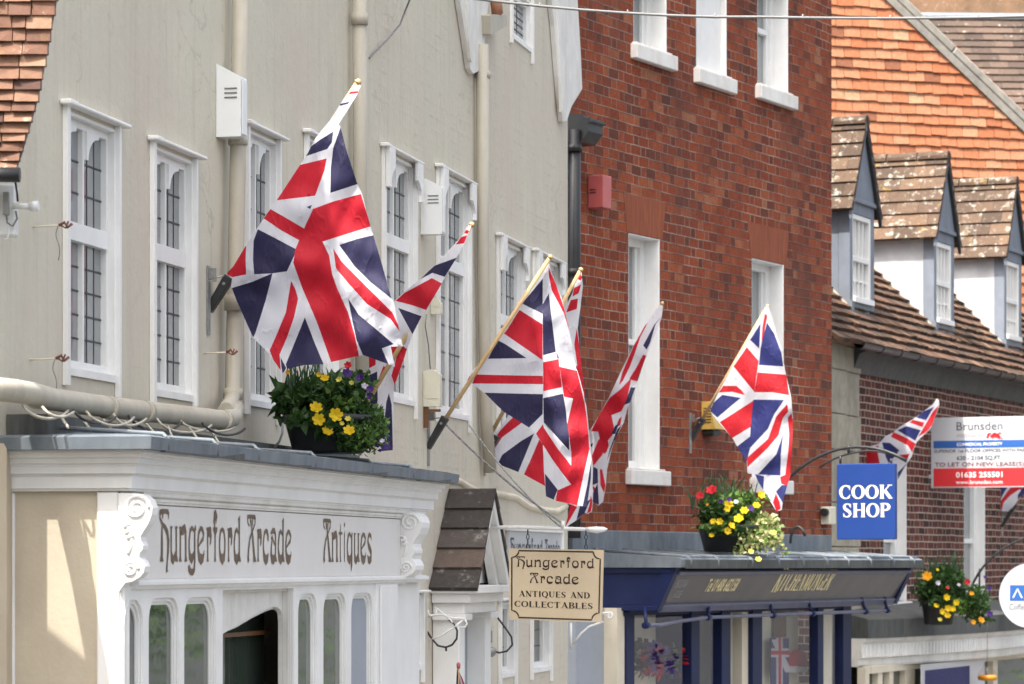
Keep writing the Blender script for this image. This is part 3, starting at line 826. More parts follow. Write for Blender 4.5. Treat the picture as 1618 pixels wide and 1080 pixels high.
# ------------------------------------------------------------------ lettering
def arc(cx, cy, rx, ry, a0, a1, wv, wh, n=12):
    o = []
    for i in range(n + 1):
        a = R(a0 + (a1 - a0) * i / n); o.append((cx + rx * math.cos(a), cy + ry * math.sin(a), wh + (wv - wh) * abs(math.cos(a)) ** 1.3))
    return o
T, t_ = .2, .065
def ser(x, y, w=.3): return [(x - w / 2, y, .05), (x + w / 2, y, .05)]
def stem(x, y0=0, y1=1, w=T): return [[(x, y0, w), (x, y1, w)], ser(x, y0 + .025), ser(x, y1 - .025)]
CAPS = {
    'A': (.86, [[(.16, .02, t_), (.45, 1, t_)], [(.42, 1, T), (.74, .02, T)], [(.24, .32, t_), (.64, .32, t_)], ser(.14, .025), ser(.76, .025, .32)]),
    'B': (.74, stem(.18) + [arc(.34, .75, .27, .225, 90, -90, T * .85, t_), arc(.36, .26, .31, .235, 90, -90, T, t_), [(.18, .97, t_), (.36, .97, t_)], [(.18, .51, t_), (.4, .51, t_)], [(.18, .03, t_), (.38, .03, t_)]]),
    'C': (.76, [arc(.42, .5, .34, .47, 48, 312, T, t_, 16), [(.67, .66, .05), (.67, .96, .06)], [(.64, .13, .06), (.7, .32, .04)]]),
    'D': (.84, stem(.18) + [arc(.36, .5, .38, .47, 90, -90, T, t_, 14), [(.18, .97, t_), (.38, .97, t_)], [(.18, .03, t_), (.38, .03, t_)]]),
    'E': (.7, stem(.18) + [[(.18, .97, t_), (.62, .97, t_)], [(.18, .5, t_), (.5, .5, t_)], [(.18, .03, t_), (.64, .03, t_)], [(.61, .99, .03), (.61, .78, .07)], [(.63, .01, .07), (.63, .24, .03)], [(.5, .4, .05), (.5, .6, .05)]]),
    'G': (.82, [arc(.42, .5, .34, .47, 48, 345, T, t_, 16), [(.67, .66, .05), (.67, .96, .06)], [(.68, .02, T * .8), (.68, .42, T * .8)], ser(.66, .42, .32)]),
    'H': (.9, stem(.18) + stem(.72) + [[(.18, .52, t_), (.72, .52, t_)]]),
    'I': (.4, stem(.2)),
    'K': (.86, stem(.18) + [[(.22, .42, t_), (.68, .97, t_)], [(.36, .6, T), (.74, .03, T)], ser(.7, .975), ser(.76, .025, .28)]),
    'L': (.68, stem(.18) + [[(.18, .03, t_), (.6, .03, t_)], [(.61, .01, .07), (.61, .3, .03)]]),
    'M': (1.05, [[(.16, 0, t_), (.16, 1, t_)], [(.16, 1, T), (.5, .05, T)], [(.5, .05, t_), (.84, 1, t_)], [(.86, 0, T), (.86, 1, T)], ser(.16, .025), ser(.86, .025), ser(.12, .975, .2), ser(.9, .975, .2)]),
    'N': (.86, [[(.16, 0, t_), (.16, 1, t_)], [(.14, 1, T), (.72, 0, T)], [(.72, 0, t_), (.72, 1, t_)], ser(.16, .025), ser(.72, .975), ser(.1, .975, .2)]),
    'O': (.86, [arc(.43, .5, .34, .47, 0, 360, T, t_, 24)]),
    'P': (.72, stem(.18) + [arc(.34, .73, .28, .24, 90, -90, T, t_), [(.18, .97, t_), (.36, .97, t_)], [(.18, .49, t_), (.36, .49, t_)]]),
    'Q': (.88, [arc(.43, .5, .34, .47, 0, 360, T, t_, 24), [(.42, .12, t_), (.56, -.02, T * .8), (.74, -.16, T * .6), (.86, -.14, .03)]]),
    'R': (.82, stem(.18) + [arc(.34, .75, .27, .225, 90, -90, T, t_), [(.18, .97, t_), (.36, .97, t_)], [(.18, .51, t_), (.38, .51, t_)], [(.38, .5, T), (.66, .03, T)], ser(.7, .025, .22)]),
    'S': (.66, [[(.55, .8, t_), (.46, .95, t_), (.33, .97, t_), (.18, .9, .12), (.13, .75, T * .9), (.2, .6, T), (.34, .5, T * 1.05), (.5, .38, T), (.55, .22, T * .85), (.46, .07, .1), (.32, .03, t_), (.2, .05, t_), (.1, .2, t_)], [(.56, .7, .04), (.56, .97, .05)], [(.1, .02, .05), (.1, .3, .04)]]),
    'T': (.78, stem(.39) + [[(.06, .97, t_), (.72, .97, t_)], [(.06, .99, .07), (.05, .74, .03)], [(.72, .99, .07), (.73, .74, .03)]]),
    'U': (.86, [[(.18, 1, T), (.18, .3, T), (.22, .14, T * .9), (.32, .05, .1), (.45, .03, t_), (.6, .08, t_), (.68, .2, t_), (.7, .35, t_), (.7, 1, t_)], ser(.18, .975), ser(.7, .975, .24)]),
}
a_, b_w, k_ = .17, .3, .1     # stem, swollen foot, hairline of the curly letters (x is 0..1 over the letter's width, y in x-heights)
def flare(x, y, s=1): return [(x, y + .16 * s, a_), (x, y + .06 * s, b_w * .9), (x, y, b_w * 1.25)]
CURL = {
    'h': [[(.06, 1.38, .16), (.3, 1.42, .14), (.75, 1.42, .14), (.98, 1.4, .16)], [(.98, 1.42, .12), (.97, 1.2, .05)], [(.35, 1.4, .16), (.33, 1.2, .06)], [(.04, 1.42, .08), (.06, 1.22, .09), (.3, 1.06, .12), (.62, .96, .16), (.84, .82, .2), (.95, .6, .2), (.92, .3, .17), (.84, .04, .12), (.78, -.2, .12), (.8, -.3, .2)], [(.26, .99, .1), (.26, .5, a_), (.24, .12, a_)], flare(.22, 0)],
    'u': [[(.15, 1, .26), (.16, .92, a_), (.16, .3, a_), (.24, .1, .3), (.4, .03, .26), (.6, .14, .2), (.8, .3, .1)], [(.8, 1, .26), (.8, .92, a_), (.8, .12, a_)], flare(.83, 0), [(.04, .98, .06), (.28, .98, .06)], [(.66, .98, .06), (.92, .98, .06)]],
    'n': [[(.16, 1, .26), (.17, .9, a_), (.17, .12, a_)], flare(.16, 0), [(.2, .8, .1), (.5, .9, .28), (.72, .96, .26), (.84, .84, .22), (.86, .6, a_), (.86, .12, a_)], flare(.87, 0), [(.03, .98, .06), (.28, .98, .06)]],
    'g': [[(.78, .9, .1), (.5, .98, .14), (.28, .9, a_), (.15, .6, a_), (.15, .4, a_), (.22, .16, .26), (.45, .06, .3), (.7, .18, .2), (.82, .3, .1)], [(.98, 1, .2), (.86, .94, .16), (.84, .7, a_), (.84, 0, a_), (.78, -.22, .2), (.6, -.31, .2), (.35, -.3, .2), (.12, -.2, .24), (.08, -.1, .1)]],
    'e': [[(.12, .42, .06), (.45, .56, .1), (.78, .68, .16), (.86, .82, .2), (.7, .94, .17), (.45, .98, .14), (.22, .84, a_), (.12, .6, a_), (.13, .36, .2), (.25, .14, .3), (.5, .06, .34), (.76, .1, .24), (.9, .24, .1), (.92, .34, .05)]],
    'r': [[(.3, 1, .34), (.32, .9, .2), (.32, .12, .2)], flare(.32, 0), [(.36, .8, .1), (.62, .88, .34), (.85, .9, .26), (.9, .78, .24), (.84, .6, .18), (.72, .5, .06)], [(.1, .98, .06), (.46, .98, .06)]],
    'f': [[(.5, .9, .22), (.42, 1.08, .16), (.3, 1.2, .24), (.34, 1.36, .3), (.62, 1.38, .36), (.84, 1.3, .3), (.7, 1.18, .1), (.6, 1.15, .06)], [(.5, 1, .3), (.5, .9, .22), (.5, .12, .2)], flare(.48, 0), [(.1, .98, .09), (.9, .98, .09)], [(.22, .98, .16), (.5, .84, .16), (.8, .98, .16)]],
    'o': [[(.5, .98, .12), (.25, .9, .17), (.12, .62, a_), (.13, .36, a_), (.25, .14, .28), (.5, .06, .34), (.75, .14, .28), (.87, .36, a_), (.88, .62, a_), (.75, .9, .17), (.5, .98, .12)]],
    'd': [[(.76, .86, .1), (.5, .98, .14), (.28, .9, a_), (.14, .62, a_), (.14, .38, a_), (.24, .14, .28), (.5, .05, .32), (.72, .16, .22), (.8, .3, .1)], [(.8, 1.36, .34), (.84, 1.26, .2), (.84, .9, a_), (.84, .12, a_)], flare(.88, 0)],
    'A': [[(.02, 1.38, .14), (.3, 1.4, .12), (.7, 1.4, .12), (.98, 1.38, .14)], [(.06, 1.4, .12), (.06, 1.2, .08), (.26, 1.1, .06)], [(.36, 1.4, .12), (.42, 1.1, .05)], [(.66, 1.4, .12), (.58, 1.1, .05)], [(.95, 1.4, .1), (.92, 1.18, .08), (.6, .95, .08), (.3, .72, .1), (.14, .4, .12), (.08, .12, .14), (.14, 0, .22)], [(.42, 1.3, .05), (.62, .8, .12), (.76, .4, .16), (.84, .12, .16)], flare(.86, 0)],
    'c': [[(.82, .66, .2), (.86, .78, .22), (.76, .92, .2), (.5, .98, .14), (.25, .88, a_), (.12, .6, a_), (.13, .36, .2), (.25, .14, .3), (.5, .05, .34), (.76, .1, .26), (.9, .26, .1)]],
    'a': [[(.1, .9, .08), (.4, .98, .18), (.7, .98, .2), (.84, .86, .2), (.86, .6, a_), (.84, .12, a_)], flare(.9, 0), [(.8, .52, .07), (.5, .66, .1), (.3, .8, .12), (.16, .72, .06)], [(.3, .72, .08), (.18, .42, .14), (.16, .24, .22), (.3, .08, .3), (.55, .06, .3), (.78, .2, .12)]],
    't': [[(.5, 1.3, .1), (.46, 1.06, .2), (.46, .12, .22)], flare(.5, 0), [(.06, .98, .09), (.94, .98, .09)]],
    'i': [[(.46, 1, .5), (.5, .9, .34), (.5, .12, .3)], flare(.5, 0, 1), [(.5, 1.2, .1), (.52, 1.28, .44), (.5, 1.36, .1)]],
    'q': [[(.76, .86, .1), (.5, .98, .14), (.28, .9, a_), (.14, .62, a_), (.14, .38, a_), (.24, .14, .28), (.5, .05, .32), (.72, .16, .22), (.8, .3, .1)], [(.92, 1, .14), (.84, .92, .16), (.84, .1, a_), (.8, -.1, .24), (.72, -.34, .04)]],
    's': [[(.86, .78, .06), (.78, .92, .16), (.5, .98, .16), (.25, .9, .2), (.16, .74, .24), (.3, .58, .26), (.6, .46, .26), (.82, .32, .28), (.8, .12, .28), (.5, .05, .3), (.22, .08, .24), (.08, .24, .06)]],
}
def letters(mb, glyphs, place, wm=1.0):
    """place: list of (char, fn) with fn mapping glyph space to (u, o, z); strokes step forward by hairs so none share a plane"""
    for ch, fn in place:
        st = glyphs[ch]; st = st[1] if isinstance(st, tuple) else st
        for k, s_ in enumerate(st):
            mb.ribbon([(q[0], q[1], q[2] * wm) for q in s_], lambda x, y, k=k: fn(x, y, .0004 * k))
def caps_line(mb, text, u0, u1, z0, h, o, gap=.06, slant=0.0, wm=1.0):
    tot = sum((CAPS[c][0] if c != ' ' else .45) + gap for c in text) - gap
    sx = (u1 - u0) / tot; x = 0; pl = []
    for c in text:
        if c == ' ': x += .45 + gap; continue
        def fn(a, y, do, x=x): return (u0 + (x + a + slant * y) * sx, o + do, z0 + y * h)
        pl.append((c, fn)); x += CAPS[c][0] + gap
    letters(mb, CAPS, pl, wm)
CW = {'h': 1.05, 'u': .9, 'n': .9, 'g': .95, 'e': .92, 'r': .68, 'f': .62, 'o': .9, 'd': .92, 'A': 1.05, 'c': .85, 'a': .88, 't': .55, 'i': .34, 'q': .95, 's': .78}
def curl_line(mb, text, u0, u1, z0, xh, o, gap=.14):
    tot = sum(CW[c] + gap if c != ' ' else 1.1 for c in text) - gap
    sx = (u1 - u0) / tot; x = 0; pl = []
    for c in text:
        if c == ' ': x += 1.1; continue
        def fn(a, y, do, x=x, w=CW[c]): return (u0 + (x + a * w) * sx, o + do, z0 + y * xh)
        pl.append((c, fn)); x += CW[c] + gap
    letters(mb, CURL, pl)
def sans(mb, text, u0, u1, z0, h, o, bold=0.0, m=0):
    cu = bpy.data.curves.new('lettering_source', 'FONT'); cu.body = text; cu.offset = bold; cu.resolution_u = 3
    ob = bpy.data.objects.new('lettering_source', cu); C.objects.link(ob)
    dg = bpy.context.evaluated_depsgraph_get(); me = ob.evaluated_get(dg).to_mesh()
    vs = [v.co.copy() for v in me.vertices]; fs = [tuple(p.vertices) for p in me.polygons]
    ob.evaluated_get(dg).to_mesh_clear(); bpy.data.objects.remove(ob); bpy.data.curves.remove(cu)
    x0, x1 = min(v.x for v in vs), max(v.x for v in vs); y0 = 0.0; y1 = .73
    b = mb.add([(u0 + (v.x - x0) / (x1 - x0) * (u1 - u0), o, z0 + (v.y - y0) / (y1 - y0) * h) for v in vs])
    for f in fs: mb.face([b + i for i in f], m)

# fascia lettering of the arcade
oo = OF + .0055
z0 = W1.z(340, 887, oo); xh = W1.z(340, 834, oo) - z0
fl = MB(W1); curl_line(fl, 'hungerford', W1.u(252, oo), W1.u(380, oo), z0, xh, oo)
curl_line(fl, 'Arcade', W1.u(391, oo), W1.u(461, oo), z0, xh, oo)
fl.build('lettering', M['ink_brown'], shop)
fl = MB(W1); curl_line(fl, 'Antiques', W1.u(511, oo), W1.u(588, oo), z0, xh, oo)
fl.build('lettering', M['ink_brown'], shop)

# ------------------------------------------------------------------ porch beside the shopfront
uP, zP = W1.uz(709, 778)
oP = .25; hw = .47; pitch = 49
porch = thing('door_porch', 'white gabled door porch with dark stone roof tiles and a pale grey door', 'porch', W1.P(uP, 0, 0))
zPe = zP - math.tan(R(pitch)) * hw
for sgn in (-1, 1):
    dv = W1.ax * sgn
    up = (-dv) * math.cos(R(pitch)) + Z * math.sin(R(pitch))
    nm = dv * math.sin(R(pitch)) + Z * math.cos(R(pitch))
    Fs = Frame(W1.P(uP + sgn * (hw + .03), 0.003, zPe - .03), W1.ay, nm, up)
    Ls = (hw + .03) / math.cos(R(pitch)); n = 5
    b = MB(Fs)
    for k in range(n):
        z0_, z1_ = Ls * k / n, Ls * (k + 1) / n + .015
        e = random.uniform(-.004, .004)
        b.hexa([(0, .0, z0_), (oP + .03 + e, .0, z0_), (oP + .03 + e, .03, z0_), (0, .03, z0_), (0, .0, z1_), (oP + .03 + e, .0, z1_), (oP + .03 + e, .012, z1_), (0, .012, z1_)], 0, (random.random(), .5))
    b.build('tiled_slope', M['slate'], porch)
pw = MB(W1)
th = .075
def rake(o0, o1, th, shrink=0):
    a = hw - shrink
    pw.prism([(uP - a, zPe), (uP - a + th / math.sin(R(pitch)), zPe), (uP, zP - th / math.cos(R(pitch)) * 1.0), (uP + a - th / math.sin(R(pitch)), zPe), (uP + a, zPe), (uP, zP - .012)], 'o', o0, o1)
rake(oP - .03, oP + .02, .055, .0)
rake(oP - .08, oP - .031, .1, .02)
pw.prism([(uP - hw + .05, zPe + .01), (uP + hw - .05, zPe + .01), (uP, zP - .06)], 'o', .1, .14)
pw.box(uP - hw - .02, uP + hw + .02, .004, oP + .03, zPe - .045, zPe)
pw.box(uP - hw + .01, uP + hw - .01, .004, oP - .02, zPe - .1, zPe - .045)
pw.box(uP - hw + .04, uP + hw - .04, .004, oP - .06, zPe - .16, zPe - .1)
for s_ in (-1, 1):
    pw.box(uP + s_ * (hw - .04), uP + s_ * (hw - .19), .004, .16, 0, zPe - .16)
    pw.box(uP + s_ * (hw - .02), uP + s_ * (hw - .21), .004, .2, zPe - .2, zPe - .161)
pw.build('porch_frame', M['white'], porch, bevel=.004)
d = MB(W1); d.box(uP - hw + .19, uP + hw - .19, .004, .05, .05, zPe - .165)
for k in range(2): d.box(uP - hw + .24, uP + hw - .24, .05, .056, .9 + .7 * k, 1.5 + .75 * k)
d.build('door', M['grey_blue'], porch, bevel=.004)

# fascia sign on the wall behind the hanging sign
sg = thing('wall_sign', 'white lettered board flat on the cream wall, half hidden behind the cream hanging sign', 'sign', W1.P(*L(W1, 850, 870, .02)))
u0, z1 = W1.uz(806, 838, .03); u1 = W1.u(889, .03); z0 = W1.z(806, 905, .03)
b = MB(W1); b.box(u0, u1, .003, .02, z0, z1); b.build('board', M['board_white'], sg)
b = MB(W1); b.box(u0 - .02, u1 + .03, .002, .035, z1, z1 + .03); b.box(u1, u1 + .03, .002, .035, z0, z1); b.build('frame', M['white'], sg, bevel=.003)
b = MB(W1); curl_line(b, 'hungerford', u0 + .05, u0 + (u1 - u0) * .62, z1 - .17, .085, .0215); curl_line(b, 'Arcade', u0 + (u1 - u0) * .67, u1 - .06, z1 - .17, .085, .0215)
b.build('lettering', M['ink_grey'], sg)

# ------------------------------------------------------------------ hanging sign with rod and chains
uH = W1.u(777, .24); SH = W1.side(uH)
hs = thing('hanging_sign', 'cream hanging sign with cut-in corners and dark lettering, on a white iron rod', 'sign', W1.P(uH, .4, 2))
def SP(x, y, o=0.0): return L(SH, x, y, o)
b = MB(SH); rod = [SP(772, 833), SP(830, 833), SP(925, 836)]
b.tube(rod, .0115, 10); b.tube([SP(925, 836), SP(934, 836.5), SP(944, 837), SP(954, 836), SP(960, 835.5)], [.0115, .017, .02, .015, .003], 10)
u_, z_ = SH.uz(889, 832); b.tube([(u_, 0, z_ + .035), (u_, 0, z_ - .012)], .014, 8)
b.build('rod', M['white'], hs)
A, B_, Cc, D_ = SH.uz(805, 866), SH.uz(954, 868.5), SH.uz(951, 983), SH.uz(805, 978)
fp = MB(SH); fp.prism([A, B_, Cc, D_], 'o', -.012, .012); fp.build('board', M['sign_cream'], hs, bevel=.003)
def sb(x, y):     # 0..1 over the board
    a = (A[0] + (B_[0] - A[0]) * x, A[1] + (B_[1] - A[1]) * x); c_ = (D_[0] + (Cc[0] - D_[0]) * x, D_[1] + (Cc[1] - D_[1]) * x)
    return (c_[0] + (a[0] - c_[0]) * y, c_[1] + (a[1] - c_[1]) * y)
bd = MB(SH)
m0, mc = .03, .075
outl = [(m0 + mc, 1 - m0)] + [(1 - m0 - mc + mc * .12 * (1 - math.cos(R(a))) * 0 + mc * (1 - math.cos(R(a))), 1 - m0 - 1.25 * mc * math.sin(R(a))) for a in range(0, 91, 15)]
outl = []
for cx_, cy_, a0 in ((1 - m0, 1 - m0, 180), (1 - m0, m0, 90), (m0, m0, 0), (m0, 1 - m0, -90)):
    for k in range(7):
        a = R(a0 + 90 * k / 6); outl.append((cx_ + mc * math.cos(a) , cy_ + mc * 1.28 * math.sin(a)))
outl.append(outl[0])
q = [sb(*p) for p in outl]
bd.ribbon([(p[0], p[1], .0085) for p in q], lambda x, y: (x, .0135, y))
bd.build('border_line', M['ink_dark'], hs)
w_, h_ = B_[0] - A[0], A[1] - D_[1]
def tline(fn, text, x0, x1, y, h):
    tx = MB(SH); n0 = 0; (ua, za), (ub, zb) = sb(x0, y), sb(x1, y)
    fn(tx, text, ua, ub, za, h * h_, .0137)
    for i in range(n0, len(tx.v)):
        v = tx.v[i]; tx.v[i] = (v[0], v[1], v[2] + (zb - za) * (v[0] - ua) / (ub - ua))
    tx.build('lettering', M['ink_dark'], hs)
tline(curl_line, 'hungerford', .08, .905, .745, .098)
tline(curl_line, 'Arcade', .225, .75, .52, .098)
tline(caps_line, 'ANTIQUES AND', .105, .87, .325, .083)
tline(caps_line, 'COLLECTABLES', .06, .905, .18, .083)
b = MB(SH)
for x in (834, 926):
    for k in range(4):
        p = Vector(SP(x, 838 + k * 8)); a = [p + Vector((.008 * math.cos(R(t * 45)) * (k % 2), .008 * math.cos(R(t * 45)) * (1 - k % 2), -.016 * math.sin(R(t * 45)) - .008)) for t in range(9)]
        b.tube(a, .003, 5)
b.build('hook', M['black_iron'], hs)
def chain(name, label, P0, P1, sag, fr, r=.0038, link=.032, mat='steel'):
    b = MB(fr); P0, P1 = Vector(P0), Vector(P1); n = max(4, int((P1 - P0).length / (link * .8)))
    for k in range(n):
        t = (k + .5) / n; c = P0.lerp(P1, t); c.z -= sag * 4 * t * (1 - t)
        t2 = min(1, t + .02); d_ = (P0.lerp(P1, t2) - Vector((0, 0, sag * 4 * t2 * (1 - t2))) - c).normalized()
        s1 = d_.cross(Vector((0, 1, .2))).normalized() if k % 2 else d_.cross(Vector((.2, .1, 1))).normalized()
        b.tube([c + d_ * (link * .5 * math.cos(R(a))) + s1 * (link * .28 * math.sin(R(a))) for a in range(0, 361, 45)], r, 5, cap=False)
    return small(name, label, 'chain', b, M[mat])
chain('stay_chain', 'steel chain from the black flag socket down to the white sign rod', L(W1, 702, 668, .02), (uH, *SH.uz(888, 826)), .03, W1)
chain('stay_chain', 'lower strand of steel chain running beside the other to the white sign rod', L(W1, 742, 672, .02), (uH, *SH.uz(884, 831)), .035, W1)

# scroll brackets for baskets, black loops
def scroll_iron(px, py, label, pts, mat='white', r=.007, side=True, name='scroll_bracket_iron', cat='bracket'):
    Fp = W1.side(W1.u(px)); b = MB(Fp)
    for st_ in pts: b.tube([L(Fp, x, y) for x, y in st_], r, 6)
    return small(name, label, cat, b, M[mat])
def cr(pts): return crop(430, 900, 4.045, pts)
scroll_iron(676, 980, 'white scrolled iron bracket over the porch pilaster', [cr([(990, 180), (990, 490)]), cr(spiral(1020, 265, 24, 34, 200, -60, 8) + [(1080, 270), (1140, 320), (1170, 370)]), cr([(990, 300), (1080, 285), (1160, 310), (1230, 310), (1245, 345), (1235, 365), (1205, 370)]), cr([(1000, 450), (1080, 420), (1160, 370), (1220, 320)])], r=.006)
scroll_iron(676, 1010, 'black loop of cable with a red tip hanging by the porch door', [cr([(985, 385), (1020, 440), (1060, 485), (1110, 495), (1150, 480), (1180, 440), (1183, 390), (1165, 350), (1130, 320)]), cr([(1112, 495), (1112, 520)])], 'black_iron', .006, name='cable_loop', cat='cable')
scroll_iron(772, 1010, 'black loop of cable hanging from the lamp right of the porch door', [cr([(1390, 210), (1430, 290), (1490, 370), (1530, 430), (1535, 480), (1500, 520), (1450, 530), (1400, 515)])], 'black_iron', .006, name='cable_loop', cat='cable')
Fp = W1.side(W1.u(772)); b = MB(Fp)
b.box(*[Fp.u(x) for x in (769, 777)], -.02, .02, Fp.z(772, 1015), Fp.z(772, 996)); p = L(Fp, 776, 1030)
b.lathe((p[0], p[1], p[2]), [(.012, .03), (.035, .02), (.03, -.015), (.012, -.03)], 12); small('wall_lamp', 'small black and grey bulkhead lamp on the right pilaster of the porch', 'lamp', b, M['steel'])
Fp = W1.side(W1.u(899)); b = MB(Fp)
c8 = lambda pts: crop(780, 780, 4.91, pts)
b.tube([L(Fp, x, y) for x, y in c8([(600, 1210), (600, 1000)])], .008, 6)
b.tube([L(Fp, x, y) for x, y in c8([(610, 1170), (680, 1080), (740, 1030), (850, 990)])], .007, 6)
b.tube([L(Fp, x, y) for x, y in c8([(600, 940), (760, 930), (850, 925), (900, 920)] + spiral(900, 945, 26, 12, -90, 250, 12))], .007, 6)
small('scroll_bracket_iron', 'white scrolled iron bracket on the corner of the cream house, below the hanging sign', 'bracket', b, M['white'])

# ------------------------------------------------------------------ the red brick house
uC, uD = W2.u(886), W2.u(1314)
brick_house = thing('brick_house', 'tall red brick house with deep white sash reveals, above the dark blue shopfront', 'house', W2.P((uC + uD) / 2, 0, 0))
zLead = W2.z(960, 842)
SASH = [(993, 1042, 367, 741, 535, True), (1188, 1238, 407, 756, 570, True), (1001, 1053, -40, 69, None, True), (1100, 1148, -40, 108, None, False), (1197, 1245, -40, 134, 36, True)]
holes = []
for xl, xr, yt, yb, tr, gl in SASH:
    u0, z1 = W2.uz(xl, yt); holes.append(rect(u0, W2.u(xr), W2.z(xl, yb), z1))
mb = MB(W2)
zt0 = zt1 = 9.2
zsh = 2.74
mb.plate([(uC, zsh), (uD, zsh), (uD, zt1), (uC, zt0)], holes, -.34, 0, back=False)
mb.box(uC, uD, -8.0, -.35, zsh, zt0)
mb.prism([(-.4, zt0 + .002), (-8, zt0 + .002), (-4.2, 13.8)], 'u', uC, uD)
mb.build('wall', M['brick_red'], brick_house)
for xl, xr, yt, yb, tr, gl in SASH:
    u0, z1 = W2.uz(xl, yt); u1 = W2.u(xr); z0 = W2.z(xl, yb); D = .14
    f = MB(W2); t = .012
    if gl:
        f.box(u0 + .001, u0 + t, -D, -.002, z0 + .001, z1 - .001); f.box(u1 - t, u1 - .001, -D, .003, z0 + .001, z1 - .001)
        f.box(u0 + t, u1 - t, -D, -.002, z1 - t, z1 - .001)
        f.box(u0 + t, u0 + .07, -D - .05, -D + .02, z0, z1 - t); f.box(u1 - .085, u1 - t, -D - .05, -D + .02, z0, z1 - t); f.box(u0 + .07, u1 - .085, -D - .05, -D + .02, z1 - .07, z1 - t)
        a0, a1 = u0 + .07, u1 - .085; fw = .045
        f.box(a0, a0 + fw, -D - .05, -D - .005, z0, z1 - .07); f.box(a1 - fw, a1, -D - .05, -D - .005, z0, z1 - .07)
        f.box(a0 + fw, a1 - fw, -D - .05, -D - .005, z0, z0 + .075)
        if tr:
            zt = W2.z(xl, tr); f.box(a0 + fw, a1 - fw, -D - .05, -D + .012, zt - .022, zt + .022)
        f.box((a0 + a1) / 2 - .011, (a0 + a1) / 2 + .011, -D - .045, -D - .008, z0 + .075, z1 - .07)
    else:
        f.box(u0 + .001, u1 - .001, -.12, -.05, z0 + .001, z1 - .001); f.box(u1 - t, u1 - .001, -.05, .002, z0, z1)
    win = f.build('window', M['white'], brick_house, bevel=.003)
    s_ = MB(W2)
    s_.box(u0 - .05, u1 + .1, -D, .055, z0 - .115, z0 - .002); s_.box(u0 - .03, u1 + .03, -D, .04, z0 - .002, z0 + .012)
    s_.build('sill', M['white_old'], win, bevel=.006)
    if gl:
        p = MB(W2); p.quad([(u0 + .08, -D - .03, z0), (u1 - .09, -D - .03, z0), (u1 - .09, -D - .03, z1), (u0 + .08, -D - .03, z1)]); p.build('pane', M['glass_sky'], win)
    if yt > 0:
        l = MB(W2); h = .29; l.prism([(u0 - .03, z1 + .002), (u1 + .05, z1 + .002), (u1 + .11, z1 + h), (u0 - .09, z1 + h)], 'o', -.01, .003); l.build('rubbed_brick_arch', M['rubbed'], brick_house)
# dark strip and black rainwater pipe in the corner between the houses
b = MB(W2)
p = [L(W2, 908, y, .1) for y in (205, 400, 620, 850)]
b.tube(p, .044, 14)
for y in (234, 430, 640):
    q = L(W2, 908, y, .1); b.tube([(q[0], q[1], q[2] - .025), (q[0], q[1], q[2] + .025)], .055, 14); b.box(q[0] - .08, q[0] + .08, .004, .06, q[2] - .02, q[2] + .02)
rp_ = b.build('rainwater_pipe', M['black'], brick_house)
b = MB(W2); u0, z1 = W2.uz(894, 176, .2); z0 = W2.z(894, 214, .2)
uh = W2.u(899, .0)
b.prism([(.004, z0), (.14, z0), (.2, z0 + .07), (.2, z1 - .03), (.225, z1 - .03), (.225, z1), (.004, z1)], 'u', uh - .1, uh + .14)
b.prism([(.004, z1), (.18, z1), (.15, z1 + .03), (.004, z1 + .05)], 'u', uh - .1, uh + .02)
b.build('rainwater_hopper', M['black'], rp_, bevel=.008)
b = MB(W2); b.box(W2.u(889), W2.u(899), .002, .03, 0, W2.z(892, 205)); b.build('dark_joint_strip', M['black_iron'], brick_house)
pave(W2, uC, uD, 2.2)

# red alarm box, yellow box, junction box
u0, z1 = W2.uz(928, 277); z0 = W2.z(928, 329)
ra = thing('alarm_box', 'faded red alarm box on the brick wall beside the black rainwater pipe', 'alarm box', W2.P(u0, 0, z0))
b = MB(W2); b.box(u0, u0 + .14, .003, .13, z0, z1); b.build('case', M['red_box'], ra, bevel=.006)
b = MB(W2)
for k in range(2): b.box(u0 - .003, u0 + .001, .02, .07, z1 - .11 - .02 * k, z1 - .103 - .02 * k)
b.build('louvre', M['black'], ra)
u0, z1 = W2.uz(1108, 634); z0 = W2.z(1108, 688)
ya = thing('alarm_box', 'yellow alarm box with a black base on the brick wall behind the flag bracket', 'alarm box', W2.P(u0, 0, z0))
b = MB(W2); b.prism([(.003, z0 + .05), (.115, z0 + .05), (.075, z1), (.003, z1)], 'u', u0, u0 + .2); b.build('case', M['yellow'], ya, bevel=.005)
b = MB(W2); b.box(u0 + .01, u0 + .16, .003, .1, z0, z0 + .049); b.build('base', M['black'], ya, bevel=.01)
b = MB(W2)
for k in range(6): b.box(u0 - .003, u0 - .0005, .02, .085, z0 + .1 + .022 * k, z0 + .108 + .022 * k)
b.build('printed_lines', M['brown'], ya)
u0, z1 = W2.uz(1296, 800); z0 = W2.z(1296, 828)
jb = thing('meter_box', 'grey cream junction box with a black knob beside the blue projecting sign', 'junction box', W2.P(u0, 0, z0))
b = MB(W2); b.box(u0, u0 + .14, .003, .09, z0, z1); b.build('case', M['plastic_cream'], jb, bevel=.006)
b = MB(W2); q = W2.side(u0).uz(1301, 809); b.tube([(u0 - .05, .05, z1 - .05), (u0 + .01, .05, z1 - .05)], .035, 12); b.build('knob', M['black'], jb)

